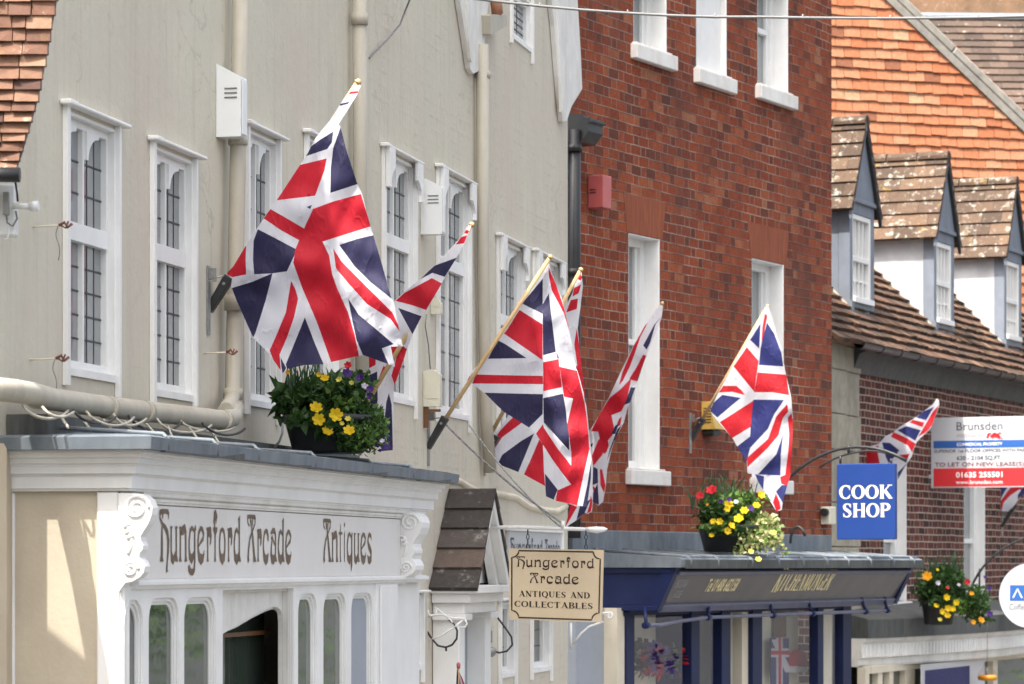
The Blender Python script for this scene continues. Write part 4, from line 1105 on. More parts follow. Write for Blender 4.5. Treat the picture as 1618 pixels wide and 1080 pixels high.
# ------------------------------------------------------------------ the blue kitchen shopfront
u0k, u1k = W2.u(924), W2.u(1316)
kit = thing('kitchen_shopfront', 'dark blue shopfront with leaning glossy fascia under a grey lead roof', 'shopfront', W2.P(u0k, .5, 0))
OT, OB = .74, .585
zT = W2.z(1066, 899, OT); zB = W2.z(1040, 954, OB)
b = MB(W2)
b.prism([(.0, zB - .02), (OB - .03, zB - .02), (OT - .03, zT + .01), (.0, zT + .01)], 'u', u0k, u1k)
e = .012
b.prism([(OB - .1, zB - .055), (OB, zB - .055), (OT + .002, zT + .012), (OT - .1, zT + .012)], 'u', u0k - .014, u0k + .06)
b.prism([(OB - .1, zB - .055), (OB, zB - .055), (OT + .002, zT + .012), (OT - .1, zT + .012)], 'u', u1k - .06, u1k + .014)
b.box(u0k - .02, u0k + .02, .01, OT - .04, zT - .03, zT + .012); b.box(u0k - .02, u0k + .02, .01, OB, zB - .05, zB - .015)
b.build('fascia_case', M['navy_paint'], kit, bevel=.004)
upv = (W2.ay * (OT - OB) + Z * (zT - zB)).normalized()
nrm = upv.cross(W2.ax); nrm = nrm if nrm.dot(W2.ay) > 0 else -nrm
FK = Frame(W2.P(0, OB - .03 + .002, zB - .02), W2.ax, nrm, upv)
Hk = math.hypot(OT - OB, zT - zB) + .02
b = MB(FK); b.box(u0k + .06, u1k - .06, .0, .012, .03, Hk - .03); b.build('fascia_board', M['fascia_dark'], kit)
b = MB(FK); b.box(u0k + .05, u1k - .05, .0, .03, Hk - .03, Hk - .002); b.box(u0k + .05, u1k - .05, .0, .034, -.03, .03); b.build('fascia_rail', M['plum_paint'], kit, bevel=.003)
tx = MB(FK)
o_ = .0135
def fk(x, y): return FK.uz(x, y, o_)
ua, za = fk(1218, 935); ub, zb = fk(1325, 899)
caps_line(tx, 'K', ua, ua + .08, za, (zb - za) * 1.05, o_, wm=1.2)
caps_line(tx, 'ITCHENMONGER', ua + .09, ub, za + .01, (zb - za) * .93, o_, gap=.12, wm=1.12)
tx.build('lettering', M['gold'], kit); tx = MB(FK)
ua, za = fk(1112, 934); ub, zb = fk(1172, 913)
sans(tx, 'Tel 01488 682158', ua, ub, za, zb - za, o_ + .0006, .02)
tx.build('lettering', M['gold'], kit)
tx = MB(FK)
ua, za = fk(1065, 928); ub, zb = fk(1090, 914); sans(tx, 'BRIDGMAN', ua, ub, za, zb - za, o_ + .0006)
tx.build('small_lettering', M['ink_pale'], kit); tx = MB(FK)
ua, za = fk(1062, 944); ub, zb = fk(1080, 932); sans(tx, 'HOUSE', ua, ub, za, zb - za, o_ + .0006)
tx.build('small_lettering', M['ink_pale'], kit)
# lead roof of the shopfront
b = MB(W2)
b.prism([(.0, zT + .012), (OT + .05, zT + .012), (OT + .055, zT + .075), (OT + .03, zT + .083), (.0, zT + .13)], 'u', u0k - .05, u1k + .06)
b.box(uC + .06, u1k - .1, .002, .03, zT + .1, zLead + .02)
b.build('lead_roof', M['lead'], kit, bevel=.006)
b = MB(W2)
n = 9
for k in range(n + 1):
    u = u0k + .1 + (u1k - u0k - .2) * k / n + random.uniform(-.08, .08)
    b.tube([(u, OT + .058, zT + .014), (u, OT + .06, zT + .07), (u, OT + .03, zT + .09), (u, .03, zT + .14)], .017, 8); b.build('lead_roll', M['lead'], kit); b = MB(W2)
b.tube([(u0k + .0, OT + .02, zT + .09), (u1k, OT + .02, zT + .09)], .013, 8)
b.build('lead_roll', M['lead'], kit)
b = MB(W2); prev = u0k + .03
while prev < u1k + .03:
    nx = prev + random.uniform(.35, .6); b.box(prev, min(nx, u1k + .06) - .006, OT + .052, OT + .066 + random.uniform(0, .004), zT + .004, zT + .068); prev = nx
b.build('lead_apron', M['lead_dark'], kit)
# posts and glazing
OG = .3
for xa, xb, w in ((986, 999, .06), (1089, 1102, .06), (1137, 1151, .08), (1186, 1201, .08), (1289, 1298, .06), (1329, 1342, .08)):
    b = MB(W2); ua, ub = W2.u(xa, OG), W2.u(xb, OG); b.box(ua, ub, OG - w, OG + .02, 0, zB - .02)
    if xa != 1329: b.build('post', M['navy_paint'], kit, bevel=.004)
b.box(W2.u(1089, OG), W2.u(1102, OG), -.3, OG - .061, 0, zB - .02)
b.box(u0k + .01, W2.u(1342, OG), OG - .08, OG + .01, zB - .09, zB - .021); b.box(W2.u(986, OG), u1k, OG - .1, OG + .01, 0, 1.0)
b.build('post', M['navy_paint'], kit, bevel=.004)
b = MB(W2); b.box(W2.u(930, OG), W2.u(974, OG), .0, OG - .1, 0, zB - .03); b.build('side_panel', M['grey_blue'], kit)
b = MB(W2); b.box(W2.u(974, OG), W2.u(986, OG) - .003, .0, OG + .005, 0, zB - .03); b.build('white_post', M['cream_paint'], kit); b = MB(W2); b.box(W2.u(1176, OG), W2.u(1186, OG) - .003, OG - .1, OG - .02, 0, zB - .03); b.build('white_post', M['cream_paint'], kit); b = MB(W2)
b.box(W2.u(1299, OG), W2.u(1322, OG), OG - .08, OG - .045, 0, zB - .03); b.build('white_post', M['cream_paint'], kit)
for xa, xb in ((999, 1089), (1102, 1137), (1201, 1289), (1298, 1329)):
    b = MB(W2); ua, ub = W2.u(xa, OG), W2.u(xb, OG); b.quad([(ua, OG - .02, 1.0), (ub, OG - .02, 1.0), (ub, OG - .02, zB - .02), (ua, OG - .02, zB - .02)]); b.build('pane', M['glass_clear'], kit)
b = MB(W2)
b.box(W2.u(999, OG), W2.u(1089, OG) + .3, .0, .02, 0, zB - .1); b.box(W2.u(1201, OG), W2.u(1289, OG) + .3, .0, .02, 0, zB - .1)
b.build('display_backboard', M['interior_pale'], kit)
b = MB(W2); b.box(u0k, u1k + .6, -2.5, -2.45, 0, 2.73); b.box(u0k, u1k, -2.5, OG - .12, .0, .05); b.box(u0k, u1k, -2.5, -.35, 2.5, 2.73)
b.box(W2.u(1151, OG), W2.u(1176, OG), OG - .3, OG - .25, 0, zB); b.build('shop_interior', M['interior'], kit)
# awning bar, hangers, stay
b = MB(W2)
pts = [L(W2, x, y, .62) for x, y in ((1020, 988), (1045, 987), (1075, 981), (1120, 975), (1200, 972), (1300, 968), (1408, 964))]
b.tube(pts, .014, 8)
b.build('awning_bar', M['plum_paint'], kit)
for x0, y0, x1, y1 in ((1019, 960, 1021, 988), (1119, 958, 1119, 975), (1216, 952, 1222, 972), (1277, 949, 1284, 969), (1361, 944, 1368, 966), (1397, 943, 1402, 964)):
    b = MB(W2); p, q = L(W2, x0, y0, .58), L(W2, x1, y1, .62); b.tube([p, q], .014, 8); b.tube([(q[0] - .03, q[1], q[2]), (q[0] + .03, q[1], q[2])], .024, 8); b.build('bar_hanger', M['navy_paint'], kit)
SK = W2.side(u0k + .03)
b = MB(SK); b.tube([L(SK, 927, 1022), L(SK, 998, 960)], .016, 8); b.build('stay', M['navy_paint'], kit)
b = MB(W2); p = L(W2, 1240, 870, .15); b.tube(bez((p[0], .2, zLead - .06), (p[0], .2, zLead + .1), (p[0], .3, zLead + .12), (p[0], .33, zLead - .0), 8), .012, 8); small('bent_rod', 'black hooked rod rising from the lead roof right of the variegated planter', 'hook', b, M['black_iron'])
# window display
def pom(px, py, r, mats, label):
    c = Vector(W2.P(*L(W2, px, py, .17))); b = MB(); rn = random.Random(int(px))
    for k in range(150):
        d = Vector((rn.gauss(0, 1), rn.gauss(0, 1), rn.gauss(0, 1))).normalized(); s1 = d.orthogonal().normalized(); s2 = d.cross(s1)
        p = c + d * r * rn.uniform(.55, 1); w = r * .28
        b.quad([p - s1 * w * .5, p - s1 * w * .3 + d * w + s2 * w * .5, p + s1 * w * .5 + d * w, p + s1 * w * .4 - s2 * w * .4], (1 if d.x > .2 else 0) if len(mats) > 1 else 0)
    return small('pompom', label, 'window decoration', b, [M[m] for m in mats])
pom(1041, 1046, .13, ['p_red', 'p_purple'], 'red and purple paper pompom hanging in the blue shop window')
pom(1067, 1045, .12, ['leaf_light', 'p_red'], 'green and pink paper pompom, rightmost in the blue shop window')
pom(1018, 1040, .13, ['ink_dark', 'p_purple'], 'dark bunch of ornaments, leftmost in the blue shop window')
def flat_item(name, label, cat, quads, o=.1):
    b = MB(W2); ms = []
    for k, (poly, m_) in enumerate(quads):
        if m_ not in ms: ms.append(m_)
        b.prism([W2.uz(x, y, o) for x, y in poly], 'o', o - .006 + .0 * k, o + .004 + .0012 * k, ms.index(m_))
    return small(name, label, cat, b, [M[m_] for m_ in ms])
flat_item('tea_towel', 'hanging towel printed with a union flag in the blue shop window', 'tea towel', [([(1218, 1007), (1246, 1008), (1246, 1082), (1218, 1082)], 'f_blue'), ([(1226, 1007), (1236, 1007), (1236, 1082), (1226, 1082)], 'f_white'), ([(1218, 1024), (1246, 1024), (1246, 1038), (1218, 1038)], 'f_white'), ([(1218, 1010), (1225, 1010), (1246, 1052), (1246, 1062), (1240, 1062)], 'f_white'), ([(1229, 1007), (1233, 1007), (1233, 1082), (1229, 1082)], 'f_red'), ([(1218, 1028), (1246, 1028), (1246, 1034), (1218, 1034)], 'f_red')])
flat_item('casserole_pot', 'red lidded pot on a white shelf edge in the blue shop window', 'pot', [([(1245, 1052), (1246, 1036), (1252, 1030), (1257, 1025), (1265, 1026), (1272, 1032), (1275, 1040), (1275, 1052)], 'f_red2'), ([(1245, 1053), (1275, 1053), (1275, 1062), (1245, 1062)], 'board_white')])
flat_item('poster', 'dark brown poster above the union flag towel in the blue shop window', 'poster', [([(1222, 968), (1242, 968), (1242, 1006), (1222, 1006)], 'brown')], .04)

# ------------------------------------------------------------------ COOK SHOP sign on its arched bracket
uQ = W2.u(1231); SQ = W2.side(uQ)
cs = thing('projecting_sign', 'blue projecting sign with cream capitals on an arched black bracket', 'sign', SQ.P(.8, 0, 2.5))
def box_px(mb, fr, x0, y0, x1, y1, o0, o1, m=0):
    (ua, za), (ub, zb) = fr.uz(x0, y0), fr.uz(x1, y1); mb.box(ua, ub, o0, o1, zb, za, m)
b = MB(SQ); box_px(b, SQ, 1324, 733, 1416, 852, -.03, .03); b.build('panel', M['cook_blue'], cs, bevel=.006)
for t_x, x0, x1, yb, yt in (('COOK', 1326.5, 1410, 788, 765.5), ('SHOP', 1331, 1407, 817, 794.5)):
    b = MB(SQ); (ua, za), (ub, zb) = SQ.uz(x0, yb, .03), SQ.uz(x1, yt, .03); caps_line(b, t_x, ua, ub, za, zb - za, .0315, gap=.05); b.build('lettering', M['ink_cream'], cs)
b = MB(SQ)
b.tube([L(SQ, x, y) for x, y in bez((1229, 778), (1262, 726), (1345, 676), (1432, 727), 16)], .013, 8)
b.tube([L(SQ, x, y) for x, y in bez((1295, 738), (1330, 712), (1390, 700), (1432, 729), 10)], .009, 8)
b.tube([L(SQ, 1231, 760), L(SQ, 1231, 852)], .013, 8)
for x, y0, y1 in ((1341, 702, 716), (1328, 720, 732), (1408, 724, 734)): b.tube([L(SQ, x, y0), L(SQ, x, y1)], .011, 8)
b.tube([L(SQ, 1231, 846), L(SQ, 1229, 778)], .01, 6)
b.build('bracket_arm', M['black_iron'], cs)

# ------------------------------------------------------------------ lower brick house with dormers
uE0, uE1 = W3.u(1290), W3.u(1790)
low_house = thing('dormer_house', 'lower plum brick house with weathered tile roof and three gabled dormers', 'house', W3.P((uE0 + uE1) / 2, 0, 0))
OEV = .22
zEV = W3.z(1345, 541, OEV)
holes = []
WB = [(1396, 1432, 716, 951), (1523, 1556, 730, 944)]
for xl, xr, yt, yb in WB:
    u0, z1 = W3.uz(xl, yt); holes.append(rect(u0, W3.u(xr), W3.z(xl, yb), z1))
mb = MB(W3); mb.plate(rect(uE0, uE1, 0, zEV + .02), holes, -.3, 0, back=False); mb.build('wall', M['brick_dark'], low_house)
for xl, xr, yt, yb in WB:
    u0, z1 = W3.uz(xl, yt); u1 = W3.u(xr); z0 = W3.z(xl, yb); D = .12
    f = MB(W3)
    f.box(u1 - .012, u1 - .001, -D, .004, z0, z1); f.box(u0 + .001, u0 + .012, -D, -.002, z0, z1); f.box(u0 + .012, u1 - .012, -D, -.002, z1 - .012, z1 - .001)
    f.box(u0 + .012, u0 + .08, -D - .04, -D + .01, z0, z1 - .012); f.box(u1 - .1, u1 - .012, -D - .04, -D + .03, z0, z1 - .012)
    zm = z0 + (z1 - z0) * .42; f.box(u0 + .08, u1 - .1, -D - .04, -D + .01, zm - .025, zm + .025); f.box(u0 + .08, u1 - .1, -D - .04, -D, z0, z0 + .07); f.box(u0 + .08, u1 - .1, -D - .04, -D, z1 - .08, z1 - .012)
    f.box((u0 + u1) / 2 - .012, (u0 + u1) / 2 + .01, -D - .035, -D - .004, z0 + .07, z1 - .08)
    f.box(u0 - .04, u1 + .05, -D, .05, z0 - .07, z0 - .001)
    win = f.build('window', M['white'], low_house, bevel=.003)
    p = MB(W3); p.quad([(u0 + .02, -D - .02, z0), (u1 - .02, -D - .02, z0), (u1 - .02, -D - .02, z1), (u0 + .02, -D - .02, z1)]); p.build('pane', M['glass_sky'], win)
# stone quoin pier
b = MB(W3); za = 0; k = 0
ztp = W3.z(1330, 545)
u_a, u_b, u_c = W3.u(1300), W3.u(1334, .06), W3.u(1352)
while za < ztp:
    h = .34 + .08 * ((k * 7) % 3); b.box(u_a, u_b, .002, .09, za, min(za + h, ztp) - .006); b.box(u_b, u_c + (.05 if k % 2 else 0), .002, .04, za, min(za + h, ztp) - .006); za += h; k += 1
b.build('stone_quoin', M['stone'], low_house, bevel=.008)
# roof
rdir = (-W3.ay * math.cos(R(45)) + Z * math.sin(R(45))); rn_ = (W3.ay * math.sin(R(45)) + Z * math.cos(R(45)))
FR = Frame(W3.P(0, OEV + .03, zEV + .03), W3.ax, rn_, rdir)
def tiles(mb, fr, test, u0, u1, z0, z1, gw, gh, th=.014, jit=.004, lift=.018, o=0.0, seed=1, snap=False, gap=.002):
    rn = random.Random(seed); row = 0; z = z0
    while z < z1:
        u = u0 - (gw * (.5 if row % 2 else 0) + rn.random() * gw * .1) * (0 if snap else 1); first = snap and row % 2
        wv = rn.uniform(-jit, jit)
        while u < u1:
            w = gw * rn.uniform(.97, 1.03) * (.5 if first else 1); first = False
            if test(u + w / 2, z + gh / 2):
                a, c_ = rn.uniform(-jit, jit) + wv, rn.uniform(-jit, jit) + wv
                l = lift + rn.uniform(-.3, .45) * lift * .5
                mb.hexa([(u + .001, o, z + a), (u + w - gap, o, z + c_), (u + w - gap, o + l + th, z + c_), (u + .001, o + l + th, z + a),
                         (u + .001, o, z + gh + .004), (u + w - gap, o, z + gh + .004), (u + w - gap, o + th * .5, z + gh + .004), (u + .001, o + th * .5, z + gh + .004)], 0, (min(.99, max(.01, rn.gauss(.5, .26))), rn.random()))
            u += w
        z += gh; row += 1
    return mb
b = MB(FR)
rl0, rl1 = W3.u(1308, OEV), uE1
b.box(rl0, rl1, -.08, -.001, 0, 4.2); 
tiles(b, FR, lambda u, z: True, rl0, rl1, -.06, 3.6, .19, .14, seed=4, jit=.01, lift=.026, th=.02)
b.build('roof', M['tile_roof'], low_house)
b = MB(W3)
prof_ = [(OEV + .055 + .055 * math.cos(R(a)), zEV - .0 + .055 * math.sin(R(a))) for a in range(180, 361, 20)] + [(OEV + .055 + .048 * math.cos(R(a)), zEV + .048 * math.sin(R(a))) for a in range(360, 179, -20)]
b.prism(prof_, 'u', W3.u(1349, OEV), rl1)
u = W3.u(1349, OEV)
while u < rl1:
    u += .62; b.prism([(OEV + .055 + .062 * math.cos(R(a)), zEV + .062 * math.sin(R(a))) for a in range(180, 361, 20)], 'u', u, u + .05)
b.build('gutter', M['black'], low_house)
b = MB(W3); b.prism([(.003, zEV - .23), (.02, zEV - .24), (.1, zEV - .06), (OEV - .01, zEV - .02), (.003, zEV - .0)], 'u', W3.u(1343), rl1); b.build('eaves_lead', M['lead_dark'], low_house)
# dormers
OD = -.1
zWB, zWT, zDE, zDA = 5.27, 6.13, 6.27, 7.1
def roof_z(o): return zEV + .03 + (OEV + .03 - o)
for i, (px, cheek) in enumerate(((1343, 'lead_paint'), (1476, 'cheek_white'), (1587, 'cheek_white'))):
    u0 = W3.u(px, OD); w = .78 if i else .8; u1 = u0 + w; uc = (u0 + u1) / 2; back = -2.0
    dz = (0, .0, .05)[i]
    wb, wt, de, da = zWB + dz * .3, zWT + dz, zDE + dz, zDA + dz
    f = MB(W3); rz = roof_z(OD)
    f.box(u0, u0 + .09, OD - .12, OD, rz - .05, de); f.box(u1 - .09, u1, OD - .12, OD, rz - .05, de); f.box(u0 + .09, u1 - .09, OD - .12, OD, wt, de); f.box(u0 + .09, u1 - .09, OD - .12, OD - .002, rz - .1, wb)
    f.prism([(u0, de), (u1, de), (uc, da - .04)], 'o', OD - .08, OD + .012)
    f.box(u0 - .01, u1 + .01, OD - .02, OD + .03, de - .03, de + .012)
    dm = f.build('dormer', M['lead_paint'], low_house, bevel=.005)
    c_ = MB(W3)
    for ua, ub in ((u0 + .004, u0 + .03), (u1 - .03, u1 - .004)):
        c_.prism([(OD - .121, roof_z(OD) - .1), (OD - .121, de), (back, de), (back, roof_z(back) - .3)], 'u', ua, ub)
    c_.build('dormer_cheek', M[cheek], dm)
    fl_ = MB(W3); q = [(OD - .0, rz - .02), (back, roof_z(back) - .02), (back, roof_z(back) + .05), (OD, rz + .05)]
    fl_.prism(q, 'u', u0 - .012, u0 + .003); fl_.build('cheek_flashing', M['mortar'], dm)
    ap = MB(W3); ap.prism([(OD - .02, rz - .06), (OD + .16, rz - .22), (OD + .17, rz - .185), (OD + .012, rz - .01), (OD + .005, wb - .01), (OD - .02, wb - .01)], 'u', u0 + .02, u1 - .02); ap.box(u0 - .03, u0 + .06, OD - .02, OD + .03, rz - .12, rz + .1); ap.build('dormer_apron', M['lead'], dm)
    wv = MB(W3); a0, a1 = u0 + .09, u1 - .09
    wv.box(a0, a0 + .05, OD - .1, OD - .01, wb, wt); wv.box(a1 - .05, a1, OD - .1, OD - .01, wb, wt); wv.box(a0 + .05, a1 - .05, OD - .1, OD - .01, wt - .05, wt); wv.box(a0 - .01, a1 + .01, OD - .1, OD + .03, wb - .01, wb + .045)
    zm = (wb + wt) / 2; wv.box(a0 + .05, a1 - .05, OD - .09, OD - .015, zm - .03, zm + .02)
    for k in range(1, 4):
        x = a0 + .05 + (a1 - a0 - .1) * k / 4; wv.box(x - .012, x + .012, OD - .08, OD - .03, wb + .045, wt - .05)
    for zz in ((wb + zm) / 2, ): wv.box(a0 + .05, a1 - .05, OD - .075, OD - .035, zz - .01, zz + .01)
    wi = wv.build('dormer_window', M['white'], dm, bevel=.003)
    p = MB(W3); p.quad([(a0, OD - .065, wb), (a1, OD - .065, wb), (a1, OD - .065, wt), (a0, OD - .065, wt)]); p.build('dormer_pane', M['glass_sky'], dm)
    ov = .055; hwid = w / 2 + .1; pit = math.atan2(da - de + .12, hwid)
    rb = MB(W3)
    for sgn in (-1, 1):
        dv = W3.ax * sgn; up = (-dv) * math.cos(pit) + Z * math.sin(pit); nm = dv * math.sin(pit) + Z * math.cos(pit)
        Fd = Frame(W3.P(uc + sgn * hwid, OD + ov, da - hwid * math.tan(pit)), -W3.ay, nm, up); Ls = hwid / math.cos(pit)
        tb = MB(Fd); tb.box(0, 2.4, -.03, -.001, 0, Ls)
        tiles(tb, Fd, lambda u, z: True, 0.0, 2.3, -.01, Ls - .05, .24, .155, th=.014, lift=.013, jit=.004, seed=20 + i * 2 + sgn, snap=True)
        tb.build('dormer_roof', M['tile_dormer'], dm)
        bb = MB(W3); tt = .075
        bb.prism([(uc + sgn * hwid, da - hwid * math.tan(pit) - .02), (uc + sgn * (hwid - .01), da - hwid * math.tan(pit) - .09), (uc, da - .12), (uc, da - .02)], 'o', OD + ov - .035, OD + ov - .004); bb.build('verge_board', M['black_iron'] if sgn > 0 else M['lead_paint'], dm)
    x = OD + ov; rt = MB(W3); kk = 0
    while x > -2.2:
        q = [(uc + .085 * math.sin(R(a)), da - .05 + .075 * math.cos(R(a))) for a in range(-100, 101, 25)]
        rt.prism(q, 'o', x - .33, x); x -= .342; kk += 1
    for f_ in range(len(rt.uv)): rt.uv[f_] = (.35 + .1 * ((f_ // 18) % 3), .5)
    rt.build('ridge_tile', M['tile_dormer'], dm)
pave(W3, uE0, uE1, 1.6)

# ------------------------------------------------------------------ tile-hung gable house behind, and the roof beyond it
dG = Vector((.95, .31, 0)).normalized(); nG = Vector((dG.y, -dG.x, 0))
pG = Vector(((1500 - CX) / FPX * 39.2, 39.2, 0))
FG = Frame(pG, dG, nG, Z)
gable = thing('tile_hung_house', 'house with a bright orange tile hung gable rising behind the dormers', 'house', FG.P(0, -.5, 0))
poly = [FG.uz(x, y) for x, y in ((1296, -40), (1372, -40), (1640, 210), (1760, 330), (1760, 640), (1296, 640))]
b = MB(FG); b.plate(poly, [], -.3, -.002, back=True); 
tiles(b, FG, lambda u, z: inside((u, z), poly), min(p[0] for p in poly), max(p[0] for p in poly), 4.4, 10.5, .215, .1285, th=.014, jit=.01, lift=.016, seed=9, gap=.007)
b.build('tile_hanging', M['tile_orange'], gable)
ra_, rb_ = FG.uz(1385, -30), FG.uz(1690, 262)
dirr = Vector((rb_[0] - ra_[0], rb_[1] - ra_[1])); Lr = dirr.length; dirr.normalize()
FV = Frame(FG.P(ra_[0], .0, ra_[1]), dG * dirr.x + Z * dirr.y, nG, dG * (-dirr.y) + Z * dirr.x)
b = MB(FV); u = 0
while u < Lr:
    b.box(u, u + 1.3, -.3, .06 + random.uniform(-.01, .01), -.02, .1 + random.uniform(-.012, .012)); u += 1.302
b.build('verge_stone', M['stone_dark'], gable, bevel=.02)
b = MB(FV); b.box(0, Lr, .0, .05, -.11, -.02); b.build('verge_lead', M['stone_dark'], gable)
b = MB(FV); tiles(b, FV, lambda u, z: True, 0, Lr, .1, .17, .2, .09, seed=31, o=-.2); b.build('verge_tile', M['tile_orange'], gable)
# mortar fillet where the dormer house roof meets the gable
nrm_ = FR.ay; ln = nG.cross(nrm_).normalized()
if ln.z > 0: ln = -ln
# a point on both planes
A_ = Matrix(((nG.x, nG.y, nG.z), (nrm_.x, nrm_.y, nrm_.z), (ln.x, ln.y, ln.z)))
rhs = Vector((pG.dot(nG), FR.O.dot(nrm_), FR.P(0, 0, 2.0).dot(ln)))
pm = A_.inverted() @ rhs
b = MB(); b.tube([pm - ln * 6 + nrm_ * .03, pm + ln * 4 + nrm_ * .03], .07, 8); b.build('mortar_fillet', M['mortar'], low_house)
# far roof
far = thing('far_roof_house', 'far house with a plain dark brown tiled roof, beyond the orange gable', 'house', (12, 50, 0))
up = (Vector((0, 1, 0)) * math.cos(R(48)) + Z * math.sin(R(48))); nm = (Vector((0, -1, 0)) * math.sin(R(48)) + Z * math.cos(R(48)))
Yr = 50.0; zR = CZ + (HZ - 22) / FPX * Yr
FF = Frame((0, Yr, zR), (1, .05, 0), nm, up)
b = MB(FF); x0, x1 = 4.5, 12.0
b.box(x0, x1, -.1, -.001, -3.4, 0); tiles(b, FF, lambda u, z: True, x0, x1, -3.3, -.02, .3, .17, seed=13, th=.016, lift=.02); b.build('roof', M['tile_dark'], far)
b = MB(); b.box(x0, x1, Yr - 2.0, Yr + .4, 0, zR - 2.55); b.build('wall', M['brick_dark'], far)
b = MB(FF); b.tube([(x0, .02, .0), (x1, .02, .0)], .07, 8); b.build('ridge', M['lead'], far)
b = MB(); b.box(x0, x1 + 1, Yr + .5, Yr + 1.0, zR - 3, zR + 3); b.build('red_tiled_wall', M['tile_roof'], far)

# ------------------------------------------------------------------ third shopfront: bow cornice
bow = thing('bow_shopfront', 'white bow fronted shopfront with a dentilled cornice under a dark lead roof, far right', 'shopfront', W3.P(W3.u(1480), .4, 0))
ub0, ub1 = W3.u(1318), W3.u(1740)
um = W3.u(1560, .5); hw_ = um - ub0
bp = [(ub0 + (ub1 - ub0) * k / 30, 0) for k in range(31)]
bp = [(u, .28 + .34 * max(0, 1 - ((u - um) / hw_) ** 2)) for u, _ in bp]
zt_, zb_ = W3.z(1480, 974, .6), W3.z(1480, 1004, .6)
z1_, z2_, z3_ = W3.z(1480, 1012, .55), W3.z(1480, 1034, .5), W3.z(1480, 1046, .5)
b = MB(W3); b.sweep(bp, [(-.7, zb_), (.06, zb_), (.065, zt_ - .01), (.04, zt_), (-.7, zt_ + .16)]); b.build('lead_roof', M['lead_dark'], bow)
b = MB(W3); b.sweep(bp, [(-.3, z3_), (-.05, z3_), (-.04, z3_ + .02), (-.04, z2_), (-.01, z2_ + .01), (-.01, z1_), (.035, z1_ + .03), (.04, zb_ - .002), (-.3, zb_ - .002)]); b.build('cornice', M['white_old'], bow)
b = MB(W3); u = ub0 + .05
while u < ub1 - .1:
    o = .28 + .34 * max(0, 1 - ((u - um) / hw_) ** 2); b.box(u, u + .045, o - .06, o + .012, z2_ + .015, z1_ - .01); u += .085
b.build('dentil', M['white'], bow)
b = MB(W3); 
for xa, xb in ((1345, 1350), (1374, 1380), (1394, 1401), (1412, 1418), (1437, 1452), (1575, 1582)):
    ua, ubx = W3.u(xa, .4), W3.u(xb, .4); b.box(ua, ubx, .28, .36, 0, z3_)
b.box(ub0, ub1, .28, .37, z3_ - .06, z3_ + .01)
b.build('window_post', M['cream_paint'], bow)
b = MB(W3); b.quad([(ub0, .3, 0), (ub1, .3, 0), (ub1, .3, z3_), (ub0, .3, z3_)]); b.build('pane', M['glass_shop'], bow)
b = MB(W3); o = .5
(ua, za), (ub_, zb) = W3.uz(1456, 1050, o), W3.uz(1556, 1100, o)
b.box(ua, ub_, o - .01, o, zb, za); b.box(ua + .12, ub_ - .6, o, o + .004, zb, za - .06, 1)
small('banner', 'white shop banner with a violet panel, hung under the bow cornice', 'banner', b, [M['board_white'], M['f_blue']])

# ------------------------------------------------------------------ estate board, round sign, hanging trap
uB_ = W3.u(1467); SB = W3.side(uB_)
eb = thing('estate_board', 'white letting board with blue and red bands and a phone number', 'board', SB.P(.6, 0, 3.3))
(ua, za), (ub, zb) = SB.uz(1471, 660), SB.uz(1660, 769)
b = MB(SB); b.box(ua, ub, -.02, .0, zb, za); b.box(0, ua, -.02, -.008, zb + .1, zb + .14); b.box(0, ua, -.02, -.008, za - .14, za - .1); b.build('panel', M['board_white'], eb, bevel=.003)
def EBx(x, y): return SB.uz(x, y, .001)
for nm_, m_, x0, y0, x1, y1 in (('blue_band', 'board_blue', 1475, 696.5, 1651, 705.5), ('red_band', 'board_red', 1475, 740, 1651, 767)):
    (a, z1), (c, z0) = EBx(x0, y0), EBx(x1, y1); b = MB(SB); b.box(a, c, .0005, .002, z0, z1); b.build(nm_, M[m_], eb)
def sline(mat, rows_, name='lettering'):
    for text, x0, x1, yb, yt, bold in rows_:
        b = MB(SB); (a, z0), (c, z1) = EBx(x0, yb), EBx(x1, yt); sans(b, text, a, c, z0, z1 - z0, .0032, bold); b.build(name, M[mat], eb)
sline('ink_grey', [('Brunsden', 1511.5, 1584, 679.5, 664.5, -.004), ('SUPERIOR 1st FLOOR OFFICES WITH PARKING', 1476, 1640, 715, 707.5, .012), ('620 - 2104 SQ.FT', 1512, 1581, 726.5, 719, .012)])
sline('ink_pale', [('ASSOCIATES', 1512, 1554, 690.5, 684.5, 0)])
sline('ink_plum', [('TO LET ON NEW LEASE(S)', 1477, 1618, 737, 728.5, .012)])
sline('ink_white', [('COMMERCIAL PROPERTY', 1512, 1584, 704.3, 698, .012), ('01635 255501', 1510.5, 1584, 754, 744.5, .02), ('www.brunsden.com', 1510.5, 1584, 764.5, 757.3, .006)])
b = MB(SB)
for st_ in ([(1560, 692, .02), (1562, 686, .03), (1566, 684, .012)], [(1565, 690, .02), (1570, 687, .045), (1576, 688, .045), (1581, 691, .02)], [(1571, 687, .03), (1573, 683, .012)], [(1576, 687, .03), (1580, 683.5, .012), (1583, 685, .008)], [(1569, 689, .015), (1569, 693, .012)], [(1578, 689, .015), (1579, 693.5, .012)], [(1582, 691, .012), (1584, 694, .01)]):
    b.ribbon([(*EBx(x, y), w) for x, y, w in st_], lambda x, y: (x, .0034, y))
b.build('red_emblem', M['board_red'], eb)

